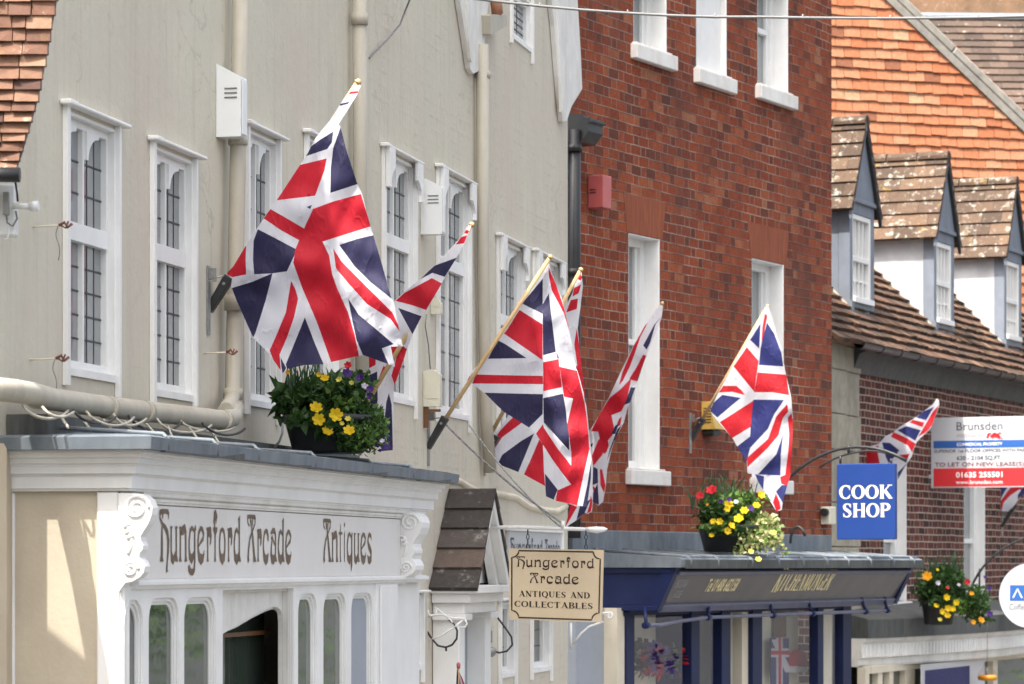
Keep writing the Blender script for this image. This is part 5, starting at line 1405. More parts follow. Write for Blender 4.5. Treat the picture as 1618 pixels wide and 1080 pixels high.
uR_ = W3.u(1478); SR = W3.side(uR_)
rs = thing('round_sign', 'round white hanging sign with a blue square on a curved black arm', 'sign', SR.P(.9, 0, 2))
cu, cz = SR.uz(1630, 941); rr = abs(SR.uz(1580, 941)[0] - cu)
b = MB(SR); b.prism([(cu + rr * math.cos(R(a)), cz + rr * math.sin(R(a))) for a in range(0, 360, 6)], 'o', -.03, .03); b.build('disc', M['board_white'], rs, bevel=.006)
b = MB(SR); b.tube([(cu + rr * math.cos(R(a)), .0, cz + rr * math.sin(R(a))) for a in range(0, 361, 6)], .012, 6); b.build('rim', M['plum_paint'], rs)
(a, z1), (c, z0) = SR.uz(1597, 924), SR.uz(1663, 949); b = MB(SR); b.box(a, c, .0305, .033, z0, z1); b.build('blue_band', M['board_blue'], rs)
b = MB(SR); (a, z0), (c, z1) = SR.uz(1602, 944), SR.uz(1616, 930); b.ribbon([(a, z0, .014), ((a + c) / 2, z1, .014), (c, z0, .014)], lambda x, y: (x, .034, y)); b.build('white_letter', M['ink_white'], rs)
b = MB(SR); (a, z0), (c, z1) = SR.uz(1596, 963), SR.uz(1624, 953); sans(b, 'Coffee', a, c, z0, z1 - z0, .0315); b.build('lettering', M['ink_grey'], rs)
b = MB(SR); b.tube([L(SR, x, y) for x, y in bez((1530, 940), (1550, 880), (1595, 852), (1660, 838), 14)], .013, 8); b.tube([L(SR, 1548, 898), L(SR, 1547, 955)], .011, 8); b.tube([L(SR, 1630, 848), L(SR, 1630, 892)], .008, 6); b.build('bracket_arm', M['black_iron'], rs)

ST = W3.side(W3.u(1552, .62))
p = Vector(ST.P(*L(ST, 1560, 1066)))
wt = thing('wasp_trap', 'clear hanging wasp trap with orange liquid, below the white dentilled cornice', 'insect trap', p)
s_ = p.y / FPX
b = MB(); b.lathe(p, [(.1, -.06), (.105, -.02), (.09, .03), (.05, .08), (.035, .12), (.045, .13), (.02, .135)], 18); b.build('jar', M['glass_clear'], wt)
b = MB(); b.lathe(p, [(.06, -.058), (.096, -.05), (.1, -.02), (.088, .0)], 18); b.build('liquid', M['orange'], wt)
b = MB(); b.tube([p + Vector((0, 0, .13)), p + Vector((0, 0, .75))], .003, 5); b.build('string', M['cable_grey'], wt)

# ------------------------------------------------------------------ left neighbour: tile hung corner, gutter, pier
YL = 11.0
FLn = Frame((0, YL, 0), (1, 0, 0), (0, -1, 0), Z)
nb = thing('neighbour_house', 'corner of a brown tile hung house with a tan pier, at the left edge', 'house', (-2.6, YL + .3, 0))
ol = [(92, -12), (88, 15), (82, 45), (77, 75), (70, 110), (62, 150), (52, 185), (44, 212), (36, 240), (28, 262), (-60, 268), (-60, -12)]
pl_ = [FLn.uz(x, y) for x, y in ol]
b = MB(FLn); b.plate([FLn.uz(x - (4 if x > 0 else 0), y) for x, y in ol], [], -.05, -.012); b.build('hung_wall', M['black_iron'], nb)
b = MB(FLn); rn = random.Random(5)
yy = 268.0; k = 0
while yy > -20:
    hpx = 14 + (268 - yy) * .033
    u0_, z0_ = FLn.uz(-60, yy); z1_ = FLn.z(-60, yy - hpx)
    xr = None
    for i in range(len(ol) - 1):
        (xa, ya), (xb, yb) = ol[i], ol[i + 1]
        if ya <= yy - hpx * .5 <= yb: xr = xa + (xb - xa) * (yy - hpx * .5 - ya) / (yb - ya)
    if xr is None: xr = 92
    x = xr + rn.uniform(-1, 2)
    while x > -60:
        w = rn.uniform(36, 47) * (1 if rn.random() > .12 else .5)
        a, c = FLn.u(x - w), FLn.u(x)
        l0, l1 = rn.uniform(.014, .03), rn.uniform(.014, .03); j = rn.uniform(-.003, .003)
        b.hexa([(a + .001, -.012, z0_ + j), (c - .0025, -.012, z0_ + j), (c - .0025, l1, z0_ + j), (a + .001, l0, z0_ + j), (a + .001, -.012, z1_ + .004), (c - .0025, -.012, z1_ + .004), (c - .0025, .006, z1_ + .004), (a + .001, .006, z1_ + .004)], 0, (min(.99, max(.01, rn.gauss(.55, .25))), rn.random()))
        x -= w
    yy -= hpx; k += 1
b.build('hung_tile', M['tile_left'], nb)
b = MB(FLn); b.tube([(FLn.u(-60), .02, FLn.z(-60, 276)), (FLn.u(33), .02, FLn.z(33, 277))], .026, 10); b.tube([L(FLn, 24, 285, -.02), L(FLn, 27, 305, -.02), L(FLn, 28, 318, -.03)], .004, 5); b.build('gutter', M['black'], nb)
FP_ = Frame((0, 11.35, 0), (1, 0, 0), (0, -1, 0), Z)
b = MB(FP_); b.box(FP_.u(-80), FP_.u(10.5), -.2, .0, 0, FP_.z(0, 700)); b.build('pier', M['tan'], nb)
b = MB(); b.prism([(-6, 4.9), (-2.45, 4.75), (-2.1, 4.38), (-2.1, 0), (-6, 0)], 'o', 8.4, 10.4); b.build('shadow_block', M['tan'], nb)  # unseen block added out of view, shaped to cast the return panel's diagonal shadow
# security camera on its white box
FC = Frame((0, 11.2, 0), (1, 0, 0), (0, -1, 0), Z)
sc = thing('security_camera', 'white security camera on a white bracket under the tile hung corner', 'camera', FC.P(*L(FC, 10, 330)))
b = MB(FC); box_px(b, FC, -20, 290, 24, 372, -.08, .0); b.build('mount_box', M['plastic'], sc, bevel=.006)
b = MB(FC); b.tube([L(FC, 20, 325, .02), L(FC, 48, 326, .03)], .011, 10); b.tube([L(FC, 48, 325.5, .03), L(FC, 61, 325, .032)], .018, 12); b.build('camera_head', M['plastic'], sc)
b = MB(FC); box_px(b, FC, 6, 304, 15, 340, .001, .02); b.build('cover_plate', M['steel'], sc)
b = MB(FC); b.tube([L(FC, *q, .022) for q in ((10, 338), (12, 352), (20, 357), (27, 345), (25, 333))], .004, 5); b.tube([L(FC, *q, .022) for q in ((12, 348), (14, 368), (11, 378), (4, 376))], .003, 5, m=1); b.build('camera_lead', [M['cable_grey'], M['plastic']], sc)

# ------------------------------------------------------------------ overhead wire
b = MB()
pts = []
for k in range(25):
    x = 300 + (1960 - 300) * k / 24
    y = -30 + 56 * (1 - ((1180 - x) / 620) ** 2) if x < 1180 else 26 + 6 * math.sin((x - 1180) / 480 * 1.7) - (8 * ((x - 1180) / 480) ** 2)
    if x < 1180: y = 27 - 30 * ((1180 - x) / 435) ** 1.8
    Y = 18.5; pts.append(((x - CX) / FPX * Y, Y, CZ + (HZ - y) / FPX * Y))
b.tube(pts, .008, 6)
for k in range(2, 24, 2):
    q = Vector(pts[k]); b.tube([q + Vector((0, 0, .02)), q - Vector((0, 0, .008))], .006, 5)
small('overhead_wire', 'grey overhead wire with small clips strung across the top of the street', 'wire', b, M['cable_grey'])

# ------------------------------------------------------------------ planters
def planter(fr, px_l, px_r, y_rim, y_bot, o, name_label, blooms, sprays, blades, seed, trail=None, label_group='hanging planters on the shopfront roofs'):
    rn = random.Random(seed)
    u, z = fr.uz((px_l + px_r) / 2, y_rim, o); c = Vector(fr.P(u, o, z)); s = FPX / c.y
    rad = (px_r - px_l) / 2 / s; h = (y_bot - y_rim) / s
    t = thing('planter', name_label, 'planter', c - Vector((0, 0, h)), 'flower planters on the shopfront roofs')
    b = MB(); b.lathe(c, [(rad * .74, -h), (rad * .8, -h + .01), (rad * .97, -.02), (rad * 1.03, -.018), (rad * 1.04, .012), (rad * .97, .014), (rad * .93, -.03), (.01, -.035)], 24); b.build('bowl', M['black'], t)
    b = MB()
    def at(x, y, dy=0.0):
        Y = c.y + dy; return Vector(((x - CX) / FPX * Y, Y, CZ + (HZ - y) / FPX * Y))
    def leafq(p, l, w, m):
        d = Vector((rn.gauss(0, 1), rn.gauss(0, 1), rn.gauss(.3, .8))).normalized(); sd = d.orthogonal(); sd.rotate(Matrix.Rotation(rn.uniform(0, 6.28), 3, d)); up = d.cross(sd) * .25
        i = b.add([p, p + d * l * .35 + sd * w * .5, p + d * l + up * l * .6, p + d * l * .35 - sd * w * .5, p + d * l * .5 + up * l * .1])
        b.face((i, i + 1, i + 4), m, True); b.face((i + 1, i + 2, i + 4), m, True); b.face((i + 2, i + 3, i + 4), m, True); b.face((i + 3, i, i + 4), m, True)
    for (x, y, rx, ry, rd, n, l, w, m) in sprays:
        for k in range(n):
            while True:
                a, e, d_ = rn.uniform(-1, 1), rn.uniform(-1, 1), rn.uniform(-1, 1)
                if a * a + e * e + d_ * d_ < 1: break
            lump = .75 + .35 * math.sin(a * 7 + seed) * math.cos(e * 6 + d_ * 5)
            leafq(at(x + a * rx * lump, y + e * ry * lump, d_ * rd if rd > 0 else rd + .05 * d_), l * rn.uniform(.6, 1.2), w * rn.uniform(.7, 1.2), m)
    for (x, y, n, hgt, spread, m) in blades:
        for k in range(n):
            p = at(x + rn.uniform(-14, 14), y + rn.uniform(-3, 6), rn.uniform(-.06, .06)); ln = rn.gauss(spread * .2, spread); hh = hgt * rn.uniform(.6, 1.1); wd = .006 * rn.uniform(.7, 1.4)
            q = [p, p + Vector((ln * .25, rn.uniform(-.02, .02), hh * .5)), p + Vector((ln * .7, rn.uniform(-.03, .03), hh * .9)), p + Vector((ln * 1.15, rn.uniform(-.05, .05), hh))]
            wv = Vector((wd, wd * .4, 0)); i = b.add([v for k2, v0 in enumerate(q) for v in (v0 - wv * (1 - k2 / 3.2), v0 + wv * (1 - k2 / 3.2))])
            for k2 in range(3): b.face((i + 2 * k2, i + 2 * k2 + 1, i + 2 * k2 + 3, i + 2 * k2 + 2), m, True)
    if trail:
        x0, y0, x1, y1, n, m, mm = trail
        for k in range(n):
            xs = x0 + (x1 - x0) * rn.random(); ye = y0 + (y1 - y0) * rn.uniform(.35, 1); yy = y0
            while yy < ye:
                xs += rn.uniform(-3, 3); leafq(at(xs, yy, -rad * .95 + rn.uniform(-.06, .08)), .035, .028, m if rn.random() > .3 else mm); yy += rn.uniform(2, 4)
    b.build('foliage', [M['leaf'], M['leaf_light'], M['leaf_blade'], M['leaf_var'], M['p_purple']], t)
    for (x, y, r, m) in blooms:
        fb_ = MB(); p = at(x, y, -max(rad, .2) - rn.uniform(.05, .09)); r = r / s
        ax = Vector((rn.uniform(-.4, .5), -1, rn.uniform(.1, .8))).normalized(); s1 = ax.orthogonal().normalized(); s2 = ax.cross(s1); ph = rn.uniform(0, 6)
        n = 6
        for layer in range(2):
            for k in range(n):
                a = ph + 6.283 * (k + .5 * layer) / n; d = s1 * math.cos(a) + s2 * math.sin(a); e = ax.cross(d); rr_ = r * (1 - .3 * layer)
                cup = .45 + .25 * layer
                i = fb_.add([p + ax * .002 * layer, p + d * rr_ * .6 + e * rr_ * .42 + ax * rr_ * cup * .35, p + d * rr_ * 1.0 + e * rr_ * .25 + ax * rr_ * cup, p + d * rr_ * 1.04 + ax * rr_ * cup * .85, p + d * rr_ * 1.0 - e * rr_ * .25 + ax * rr_ * cup, p + d * rr_ * .6 - e * rr_ * .42 + ax * rr_ * cup * .35])
                fb_.face((i, i + 1, i + 2, i + 3), 0, True); fb_.face((i, i + 3, i + 4, i + 5), 0, True)
        fb_.tube([p, p - ax * r * .9 - Vector((0, 0, r * .7))], .002, 5, m=1)
        fb_.build('flower', [M[m], M['leaf']], t)
    return t
planter(W1, 448, 592, 661, 716, .37, 'black bowl planter with yellow poppies and dark pansies under the largest flag',
        [(499, 645, 10, 'p_yellow'), (503, 663, 10, 'p_yellow'), (530, 656, 11, 'p_yellow'), (517, 682, 9, 'p_yellow'), (551, 681, 9, 'p_yellow'), (513, 598, 7, 'p_yellow'), (536, 600, 5, 'p_pale'), (555, 605, 4, 'p_pale'), (550, 662, 5, 'p_pale'), (540, 669, 4, 'p_pale'), (503, 592, 4, 'p_yellow'), (455, 588, 4, 'p_orange'), (548, 590, 8, 'p_purple'), (569, 597, 7, 'p_purple'), (576, 611, 6, 'p_white'), (585, 615, 6, 'p_purple'), (550, 577, 6, 'p_red'), (604, 697, 4, 'p_white'), (584, 627, 5, 'p_purple'), (611, 706, 5, 'p_purple')],
        [(505, 630, 58, 32, .16, 1700, .055, .026, 0), (530, 640, 62, 40, .17, 650, .045, .022, 1), (470, 640, 38, 26, .14, 520, .05, .026, 0), (572, 672, 44, 46, .15, 1700, .036, .014, 0), (582, 678, 38, 44, .13, 650, .034, .014, 1), (545, 612, 55, 24, .15, 420, .05, .025, 0), (492, 664, 44, 9, -.2, 260, .05, .026, 0), (515, 676, 20, 12, -.22, 90, .05, .028, 0), (562, 692, 36, 24, -.19, 900, .034, .014, 0), (566, 690, 34, 24, -.2, 320, .034, .014, 1), (600, 690, 14, 26, .08, 60, .02, .014, 4), (446, 622, 14, 16, .05, 24, .09, .035, 0), (575, 600, 14, 18, .06, 60, .03, .02, 0)],
        [(470, 640, 26, .2, .04, 2), (492, 635, 22, .2, .03, 0), (530, 625, 14, .14, .06, 0)], 3)
planter(W2, 1102, 1206, 832, 872, .56, 'black bowl planter with red tulips and trailing variegated ivy',
        [(1124.5, 775, 8.5, 'p_red'), (1106, 783, 6, 'p_red'), (1202, 782, 6.5, 'p_yellow'), (1151, 797, 7, 'p_yellow'), (1149, 804, 5, 'p_yellow'), (1176, 807, 6.5, 'p_yellow'), (1168, 820, 8, 'p_yellow'), (1156, 831, 6, 'p_yellow'), (1149, 839, 6, 'p_yellow'), (1137, 824, 5.5, 'p_yellow'), (1127, 824, 5, 'p_yellow'), (1125, 846, 4.5, 'p_yellow'), (1195, 799, 6, 'p_yellow'), (1152, 789, 4, 'p_purple'), (1187, 804, 4.5, 'p_purple'), (1139, 792, 4, 'p_purple'), (1118, 797, 2.5, 'p_orange'), (1222, 842, 5, 'p_pale'), (1186, 871, 4.5, 'p_pale'), (1198, 884, 5, 'p_pale'), (1163, 793, 4, 'p_white')],
        [(1152, 812, 56, 28, .2, 1300, .06, .028, 0), (1160, 800, 54, 30, .19, 800, .055, .025, 1), (1142, 834, 44, 9, -.26, 240, .055, .028, 1), (1150, 838, 40, 9, -.26, 150, .055, .028, 0), (1120, 818, 22, 18, .12, 180, .05, .02, 0), (1205, 838, 30, 28, .17, 560, .055, .034, 3), (1205, 838, 30, 28, .17, 240, .05, .028, 1), (1186, 836, 20, 20, .15, 220, .055, .034, 3)],
        [(1122, 800, 22, .26, .06, 2), (1150, 796, 30, .25, .09, 2), (1180, 800, 20, .2, .09, 2), (1105, 800, 14, .22, .14, 2)], 5, (1168, 838, 1232, 888, 26, 3, 1))
planter(W3, 1455, 1512, 950, 987, .72, 'black bowl planter with an orange marigold and clustered yellow pansies',
        [(1465, 911, 8, 'p_orange'), (1529, 919, 4.5, 'p_red'), (1495, 944, 5.5, 'p_yellow'), (1511, 952, 5, 'p_yellow'), (1498, 961, 5.5, 'p_yellow'), (1488, 966, 5, 'p_yellow'), (1497, 973, 5.5, 'p_yellow'), (1479, 957, 4.5, 'p_yellow'), (1506, 962, 4.5, 'p_yellow'), (1485, 979, 3.5, 'p_pale'), (1550, 980, 5.5, 'p_orange'), (1538, 983, 4, 'p_orange'), (1481, 900, 2.5, 'p_yellow'), (1482, 921, 4, 'p_white'), (1515, 924, 3, 'p_white'), (1497, 929, 3, 'p_red'), (1563, 930, 4, 'p_purple'), (1564, 970, 5, 'p_purple'), (1556, 912, 3, 'p_purple'), (1535, 938, 4, 'p_orange')],
        [(1490, 922, 42, 30, .2, 1600, .065, .03, 0), (1470, 935, 32, 24, .17, 480, .06, .028, 0), (1535, 952, 36, 32, .22, 800, .06, .028, 0), (1486, 950, 32, 9, -.2, 190, .06, .03, 0), (1512, 958, 20, 16, -.2, 160, .055, .028, 1), (1540, 955, 28, 28, .18, 260, .045, .024, 1), (1535, 958, 26, 22, .16, 90, .045, .026, 3), (1552, 978, 26, 10, .14, 160, .04, .018, 0), (1480, 948, 24, 8, .1, 150, .05, .03, 0)],
        [(1480, 900, 24, .18, .06, 2), (1505, 900, 22, .18, .06, 2), (1460, 910, 12, .2, .1, 2)], 7)
b = MB(W1); b.tube([L(W1, *q) for q in ((447, 668, .3), (446, 685, .3), (441, 698, .28), (434, 706, .25))], .006, 6)
small('hose', 'thin dark hose hanging left of the black bowl planter under the largest flag', 'hose', b, M['cable_grey'])
FQ = W3.side(W3.u(1450)); b = MB(FQ); b.tube([L(FQ, x, y, -.0) for x, y in bez((1462, 945), (1440, 945), (1442, 975), (1466, 980), 10)], .012, 6)
small('planter_hoop', 'black iron hoop against the left side of the rightmost planter', 'bracket', b, M['black_iron'])

# ------------------------------------------------------------------ union flags
def flag(name_label, fr, px_wall, pole, bracket, pieces, relief, bias, seed, mats=('f_red', 'f_white', 'f_navy'), polebias=0.0, amp=.012, pr=.0125, small_=False):
    """pole / bracket in photo pixels on the upright plane square to the wall at px_wall; pieces: (crop, outline, [(colour, polygon)...])"""
    F = fr.side(fr.u(px_wall)); rn = random.Random(seed)
    t = thing('union_flag', name_label, 'flag', F.P(*L(F, *pole[0])), 'union flags on angled wall poles')
    b = MB(F); p0, p1 = L(F, *pole[0], polebias), L(F, *pole[-1], polebias)
    b.tube([p0, p1], pr, 10)
    v = (Vector(p1) - Vector(p0)).normalized(); e = Vector(p1)
    b.tube([e, e + v * .008, e + v * .02], [pr * 1.25, pr * 1.3, pr * .6], 10)
    b.build('pole', M['wood'], t)
    if bracket:
        (x0, y0), (x1, y1), yw = bracket
        b = MB(F); a, c = Vector(L(F, x0, y0, polebias)), Vector(L(F, x1, y1, polebias)); d = (c - a).normalized(); n_ = d.cross(Vector((0, 1, 0)))
        h = pr * 1.75
        b.hexa([a - n_ * h * .7 + Vector((0, -h, 0)), c - n_ * h + Vector((0, -h, 0)), c - n_ * h + Vector((0, h, 0)), a - n_ * h * .7 + Vector((0, h, 0)), a + n_ * h * .7 + Vector((0, -h, 0)), c + n_ * h + Vector((0, -h, 0)), c + n_ * h + Vector((0, h, 0)), a + n_ * h * .7 + Vector((0, h, 0))])
        hb = b.build('pole_socket', M['black_iron'], t, bevel=.003)
        b = MB(F); q = a.lerp(c, .8); b.tube([q + Vector((0, h, 0)), q + Vector((0, h + .004, 0))], h * .35, 8); b.build('bolt', M['steel'], hb)
        b = MB(F); zt_ = F.z(x0, yw); b.box(.002, .008, -.02, .02, a.z - .1, zt_); b.box(.008, .04, -.003, .003, zt_ - .07, zt_ - .01); b.tube([(.008, 0, zt_ - .06), (c.x * .9, 0, c.z + .0)], .004, 6); b.build('bracket', M['steel'], t)
    for pi, (cp_, outline, regs) in enumerate(pieces):
        ox, oy, s = cp_
        T_ = lambda pts: crop(ox, oy, s, pts)
        out = T_(outline); rg = [(c, T_(p)) for c, p in regs]
        if pi: bi = bias[1] if isinstance(bias, tuple) else bias
        else: bi = bias[0] if isinstance(bias, tuple) else bias
        x0, x1 = min(p[0] for p in out), max(p[0] for p in out); y0, y1 = min(p[1] for p in out), max(p[1] for p in out)
        st_ = max(3.5, (x1 - x0) / 48)
        ex = []
        y = y0; k = 0
        while y < y1:
            x = x0 + (st_ / 2 if k % 2 else 0)
            while x < x1:
                if inside((x, y), out): ex.append((x + rn.uniform(-.3, .3), y + rn.uniform(-.3, .3)))
                x += st_
            y += st_ * .87; k += 1
        def dense(p):
            r_ = []
            for i in range(len(p)):
                a, c = p[i], p[(i + 1) % len(p)]; n = max(1, int(math.hypot(a[0] - c[0], a[1] - c[1]) / (st_ * 1.3)))
                r_ += [(a[0] + (c[0] - a[0]) * j / n, a[1] + (c[1] - a[1]) * j / n) for j in range(n)]
            return r_
        vs, fs = cdt([dense(out)] + [dense(p) for c, p in rg], ex)
        ph = [rn.uniform(0, 6) for _ in range(4)]
        rl = [(*crop(ox, oy, s, [(x, y)])[0], d) for x, y, d in relief[pi]] if relief and pi < len(relief) else []
        def dep(x, y):
            o = bi
            if rl:
                sw = sd = 0
                for a, c, d in rl:
                    w = 1 / (((x - a) ** 2 + (y - c) ** 2) / 260 + 1.0) ** 1.5; sw += w; sd += w * d
                o += sd / sw * .75
            return o + amp * (math.sin(x * .11 + y * .035 + ph[0]) + .6 * math.sin(x * .05 - y * .09 + ph[1]) + .35 * math.sin(x * .23 + y * .1 + ph[2]))
        b = MB(F); i0 = b.add([L(F, p[0], p[1], dep(p[0], p[1])) for p in vs])
        ci = {'r': 0, 'w': 1, 'n': 2}
        for f in fs:
            c = sum((vs[i] for i in f), Vector((0, 0))) / 3
            if not inside(c, out): continue
            m = 1
            for col, p in rg:
                if inside(c, p): m = ci[col]
            b.face([i0 + i for i in f], m, True)
        b.build('cloth', [M[m] for m in mats], t)
    return t

c6 = (320, 360, 3.0)
def k5(pts): return [(x * .8889, y * .8889 - 780) for x, y in pts]
flag('largest union flag, on the leftmost pole, its red cross spread wide', W1, 328, [(331, 492), (564.5, 131)], ((328, 494), (363, 437), 420),
     [(c6, k5([(838, 112), (815, 118), (735, 215), (690, 290), (600, 400), (560, 480), (520, 540), (395, 730), (330, 820), (300, 865), (235, 965), (165, 1080)]) + [(115, 215), (140, 240), (135, 275), (160, 340), (240, 520), (310, 590), (360, 660), (376, 692), (400, 668), (480, 650), (575, 645), (610, 635), (720, 610), (762, 602), (880, 645), (912, 657), (892, 562), (950, 560), (945, 540), (930, 470), (905, 345), (895, 330), (850, 170), (810, 35)] + list(reversed(k5([(735, 335), (770, 470), (825, 640), (850, 695), (895, 865), (910, 915)])))+ k5([(725, 325), (770, 255), (825, 165), (845, 120)]),
       [('r', k5([(772, 158), (780, 150), (828, 148), (832, 156), (785, 163)])), ('n', k5([(728, 216), (785, 203), (776, 214), (735, 226)])), ('n', k5([(697, 362), (690, 420), (665, 456), (550, 495), (580, 440), (625, 408)])),
        ('r', k5([(662, 506), (650, 570), (600, 705), (390, 730), (450, 625), (515, 542)])), ('n', k5([(555, 765), (584, 754), (574, 776)])), ('r', k5([(362, 776), (440, 820), (542, 880), (515, 942), (420, 890), (325, 825)])),
        ('n', [(262, 5), (330, 40), (443, 100), (435, 130), (400, 205), (330, 215), (245, 219), (239, 150), (242, 60)]), ('r', [(207, 82), (204, 150), (207, 220), (140, 233), (110, 215), (160, 150)]),
        ('n', [(139, 284), (235, 255), (332, 214), (300, 340), (250, 500), (240, 518), (195, 425), (158, 340)]), ('r', [(420, 250), (440, 290), (453, 335), (435, 420), (400, 520), (365, 600), (371, 672), (345, 650), (318, 580), (345, 520), (395, 400)]),
        ('n', [(485, 423), (530, 540), (574, 645), (400, 668), (395, 645), (430, 560)]), ('n', [(370, 612), (397, 664), (380, 692), (374, 660)]),
        ('r', [(524, -91), (622, -127), (751, -162), (798, -8), (569, 64), (600, 130), (615, 220), (640, 290), (690, 400), (720, 500), (742, 606), (610, 636), (540, 440), (475, 290), (430, 165), (440, 100), (489, -16)]),
        ('n', k5([(738, 333), (775, 470), (827, 643), (682, 690), (684, 560), (697, 450)])), ('n', [(813, 33), (850, 170), (896, 335), (800, 260), (720, 180), (648, 80), (730, 52)]),
        ('r', [(620, 98), (660, 160), (740, 240), (820, 320), (900, 400), (930, 465), (938, 495), (890, 430), (780, 360), (690, 260), (632, 190)]),
        ('n', [(690, 333), (740, 410), (800, 460), (906, 550), (850, 570), (882, 646), (760, 602), (730, 530), (712, 450)])])],
     [[(115, 215, -.02), (240, -60, .0), (320, -200, .02), (430, -420, .01), (560, -680, .0), (330, -40, .05), (480, -100, .075), (430, 165, .08), (540, -380, .05), (500, 60, .02), (540, 300, -.05), (580, 560, -.09), (620, 40, .0), (690, 300, .05), (740, 520, .06), (640, -250, .04), (740, -150, -.02), (800, 0, -.05), (850, 200, -.04), (800, 330, .03), (900, 450, .0), (940, 550, -.06), (880, 640, -.08), (250, 300, -.08), (200, 420, -.1), (330, 400, -.02), (400, 430, .03), (340, 610, .0), (440, 560, -.05), (300, 230, .04)]],
     .05, 21, amp=.006, polebias=-.06)
h5 = (405, 360, 3.0); hh = (420, 540, 5.683)
def g2(pts): return pts
flag('slim furled union flag leaning right, between the largest flag and the next pole', W1, 570, [(577, 641), (744.5, 356)], None,
     [(h5, [(1020, -14), (1000, -8), (975, 35), (940, 75), (870, 152), (780, 240), (690, 312), (655, 345), (640, 420), (620, 560), (636, 700), (656, 744), (690, 650), (712, 580), (742, 505), (785, 416), (808, 390), (862, 295), (895, 230), (950, 140), (985, 70), (1012, 12)],
       [('r', [(995, 8), (1010, 14), (1000, 28), (985, 22)]), ('r', [(972, 42), (1000, 34), (985, 72), (945, 78)]), ('n', [(845, 178), (950, 140), (893, 231), (835, 212), (770, 246), (690, 318), (780, 238)]), ('r', [(832, 237), (880, 262), (805, 388), (740, 366), (660, 345), (700, 308)]), ('n', [(672, 378), (784, 418), (740, 503), (700, 430)]), ('r', [(630, 560), (692, 558), (716, 574), (690, 648), (656, 744), (640, 700), (664, 615), (640, 640)])]),
      (hh, [(820, 140), (990, 118), (1060, 190), (1150, 200), (1160, 300), (1150, 390), (1140, 972), (1035, 980), (1000, 850), (960, 700), (880, 600), (840, 400), (810, 230)],
       [('r', [(820, 138), (990, 118), (985, 206), (835, 285), (805, 240)]), ('n', [(890, 315), (1000, 265), (1005, 520), (985, 640), (900, 560), (870, 420)]), ('r', [(1060, 208), (1075, 235), (1022, 362), (1005, 345)]), ('n', [(1105, 458), (1130, 560), (1142, 975), (1033, 982), (1065, 700), (1082, 540)])])],
     [[(1000, 10, 0), (900, 130, .03), (800, 300, .05), (720, 330, -.02), (760, 450, .0), (660, 600, -.03), (660, 740, -.05)], [(820, 140, .02), (1000, 300, -.04), (1100, 500, .02), (1080, 900, -.03)]],
     (.02, -.07), 22, amp=.006, polebias=-.0)
C7 = (680, 340, 2.8425)
def k8(pts): return [((660 + x / 3.6 - 680) * 2.8425, (560 + y / 3.6 - 340) * 2.8425) for x, y in pts]
flag('union flag mostly hidden behind the middle one, its lower corner showing', W1, 765, [(771, 694), (917, 427)], ((766, 726), (785, 688), 676),
     [(C7, k8([(930, -492), (912, -480), (880, -350), (835, -260), (800, 100), (640, 420), (520, 340), (450, 440), (400, 530), (372, 600), (385, 622), (455, 622), (570, 667), (725, 748), (790, 800), (870, 855), (838, 985), (905, 940), (950, 900), (972, 905), (992, 880), (997, 640), (960, 300), (925, 0), (910, -150), (940, -390)]),
       [('r', k8([(915, -470), (938, -440), (925, -420), (900, -440)])), ('r', k8([(890, -380), (930, -400), (915, -350), (880, -330)])), ('r', k8([(870, -310), (912, -320), (905, -260), (845, -240)])), ('r', k8([(905, -150), (930, 20), (960, 290), (925, 180), (890, -60)])),
        ('r', k8([(545, 352), (592, 388), (480, 470), (420, 560), (385, 600), (374, 598), (400, 530), (470, 430)])), ('n', k8([(662, 448), (600, 600), (572, 668), (455, 622), (480, 570), (590, 490)])), ('r', k8([(697, 470), (740, 500), (760, 770), (725, 748), (604, 682), (650, 580)])),
        ('r', k8([(700, 100), (930, 60), (940, 160), (690, 220)])), ('n', k8([(760, 260), (950, 230), (960, 420), (780, 400)])), ('r', k8([(800, 460), (970, 440), (975, 520), (800, 560)])), ('n', k8([(790, 620), (960, 600), (950, 780), (800, 760)])), ('r', k8([(868, 850), (907, 866), (870, 930), (838, 985), (850, 930)])), ('n', k8([(922, 862), (985, 820), (950, 900), (903, 940)])), ('r', k8([(985, 800), (996, 840), (985, 890), (962, 905), (978, 850)]))])],
     [[(630, 330, 0), (450, 640, .02), (330, 800, -.03), (300, 860, .02), (400, 900, -.02), (580, 800, .0), (600, 500, -.04), (640, 250, 0)]],
     -.05, 23, amp=.006)
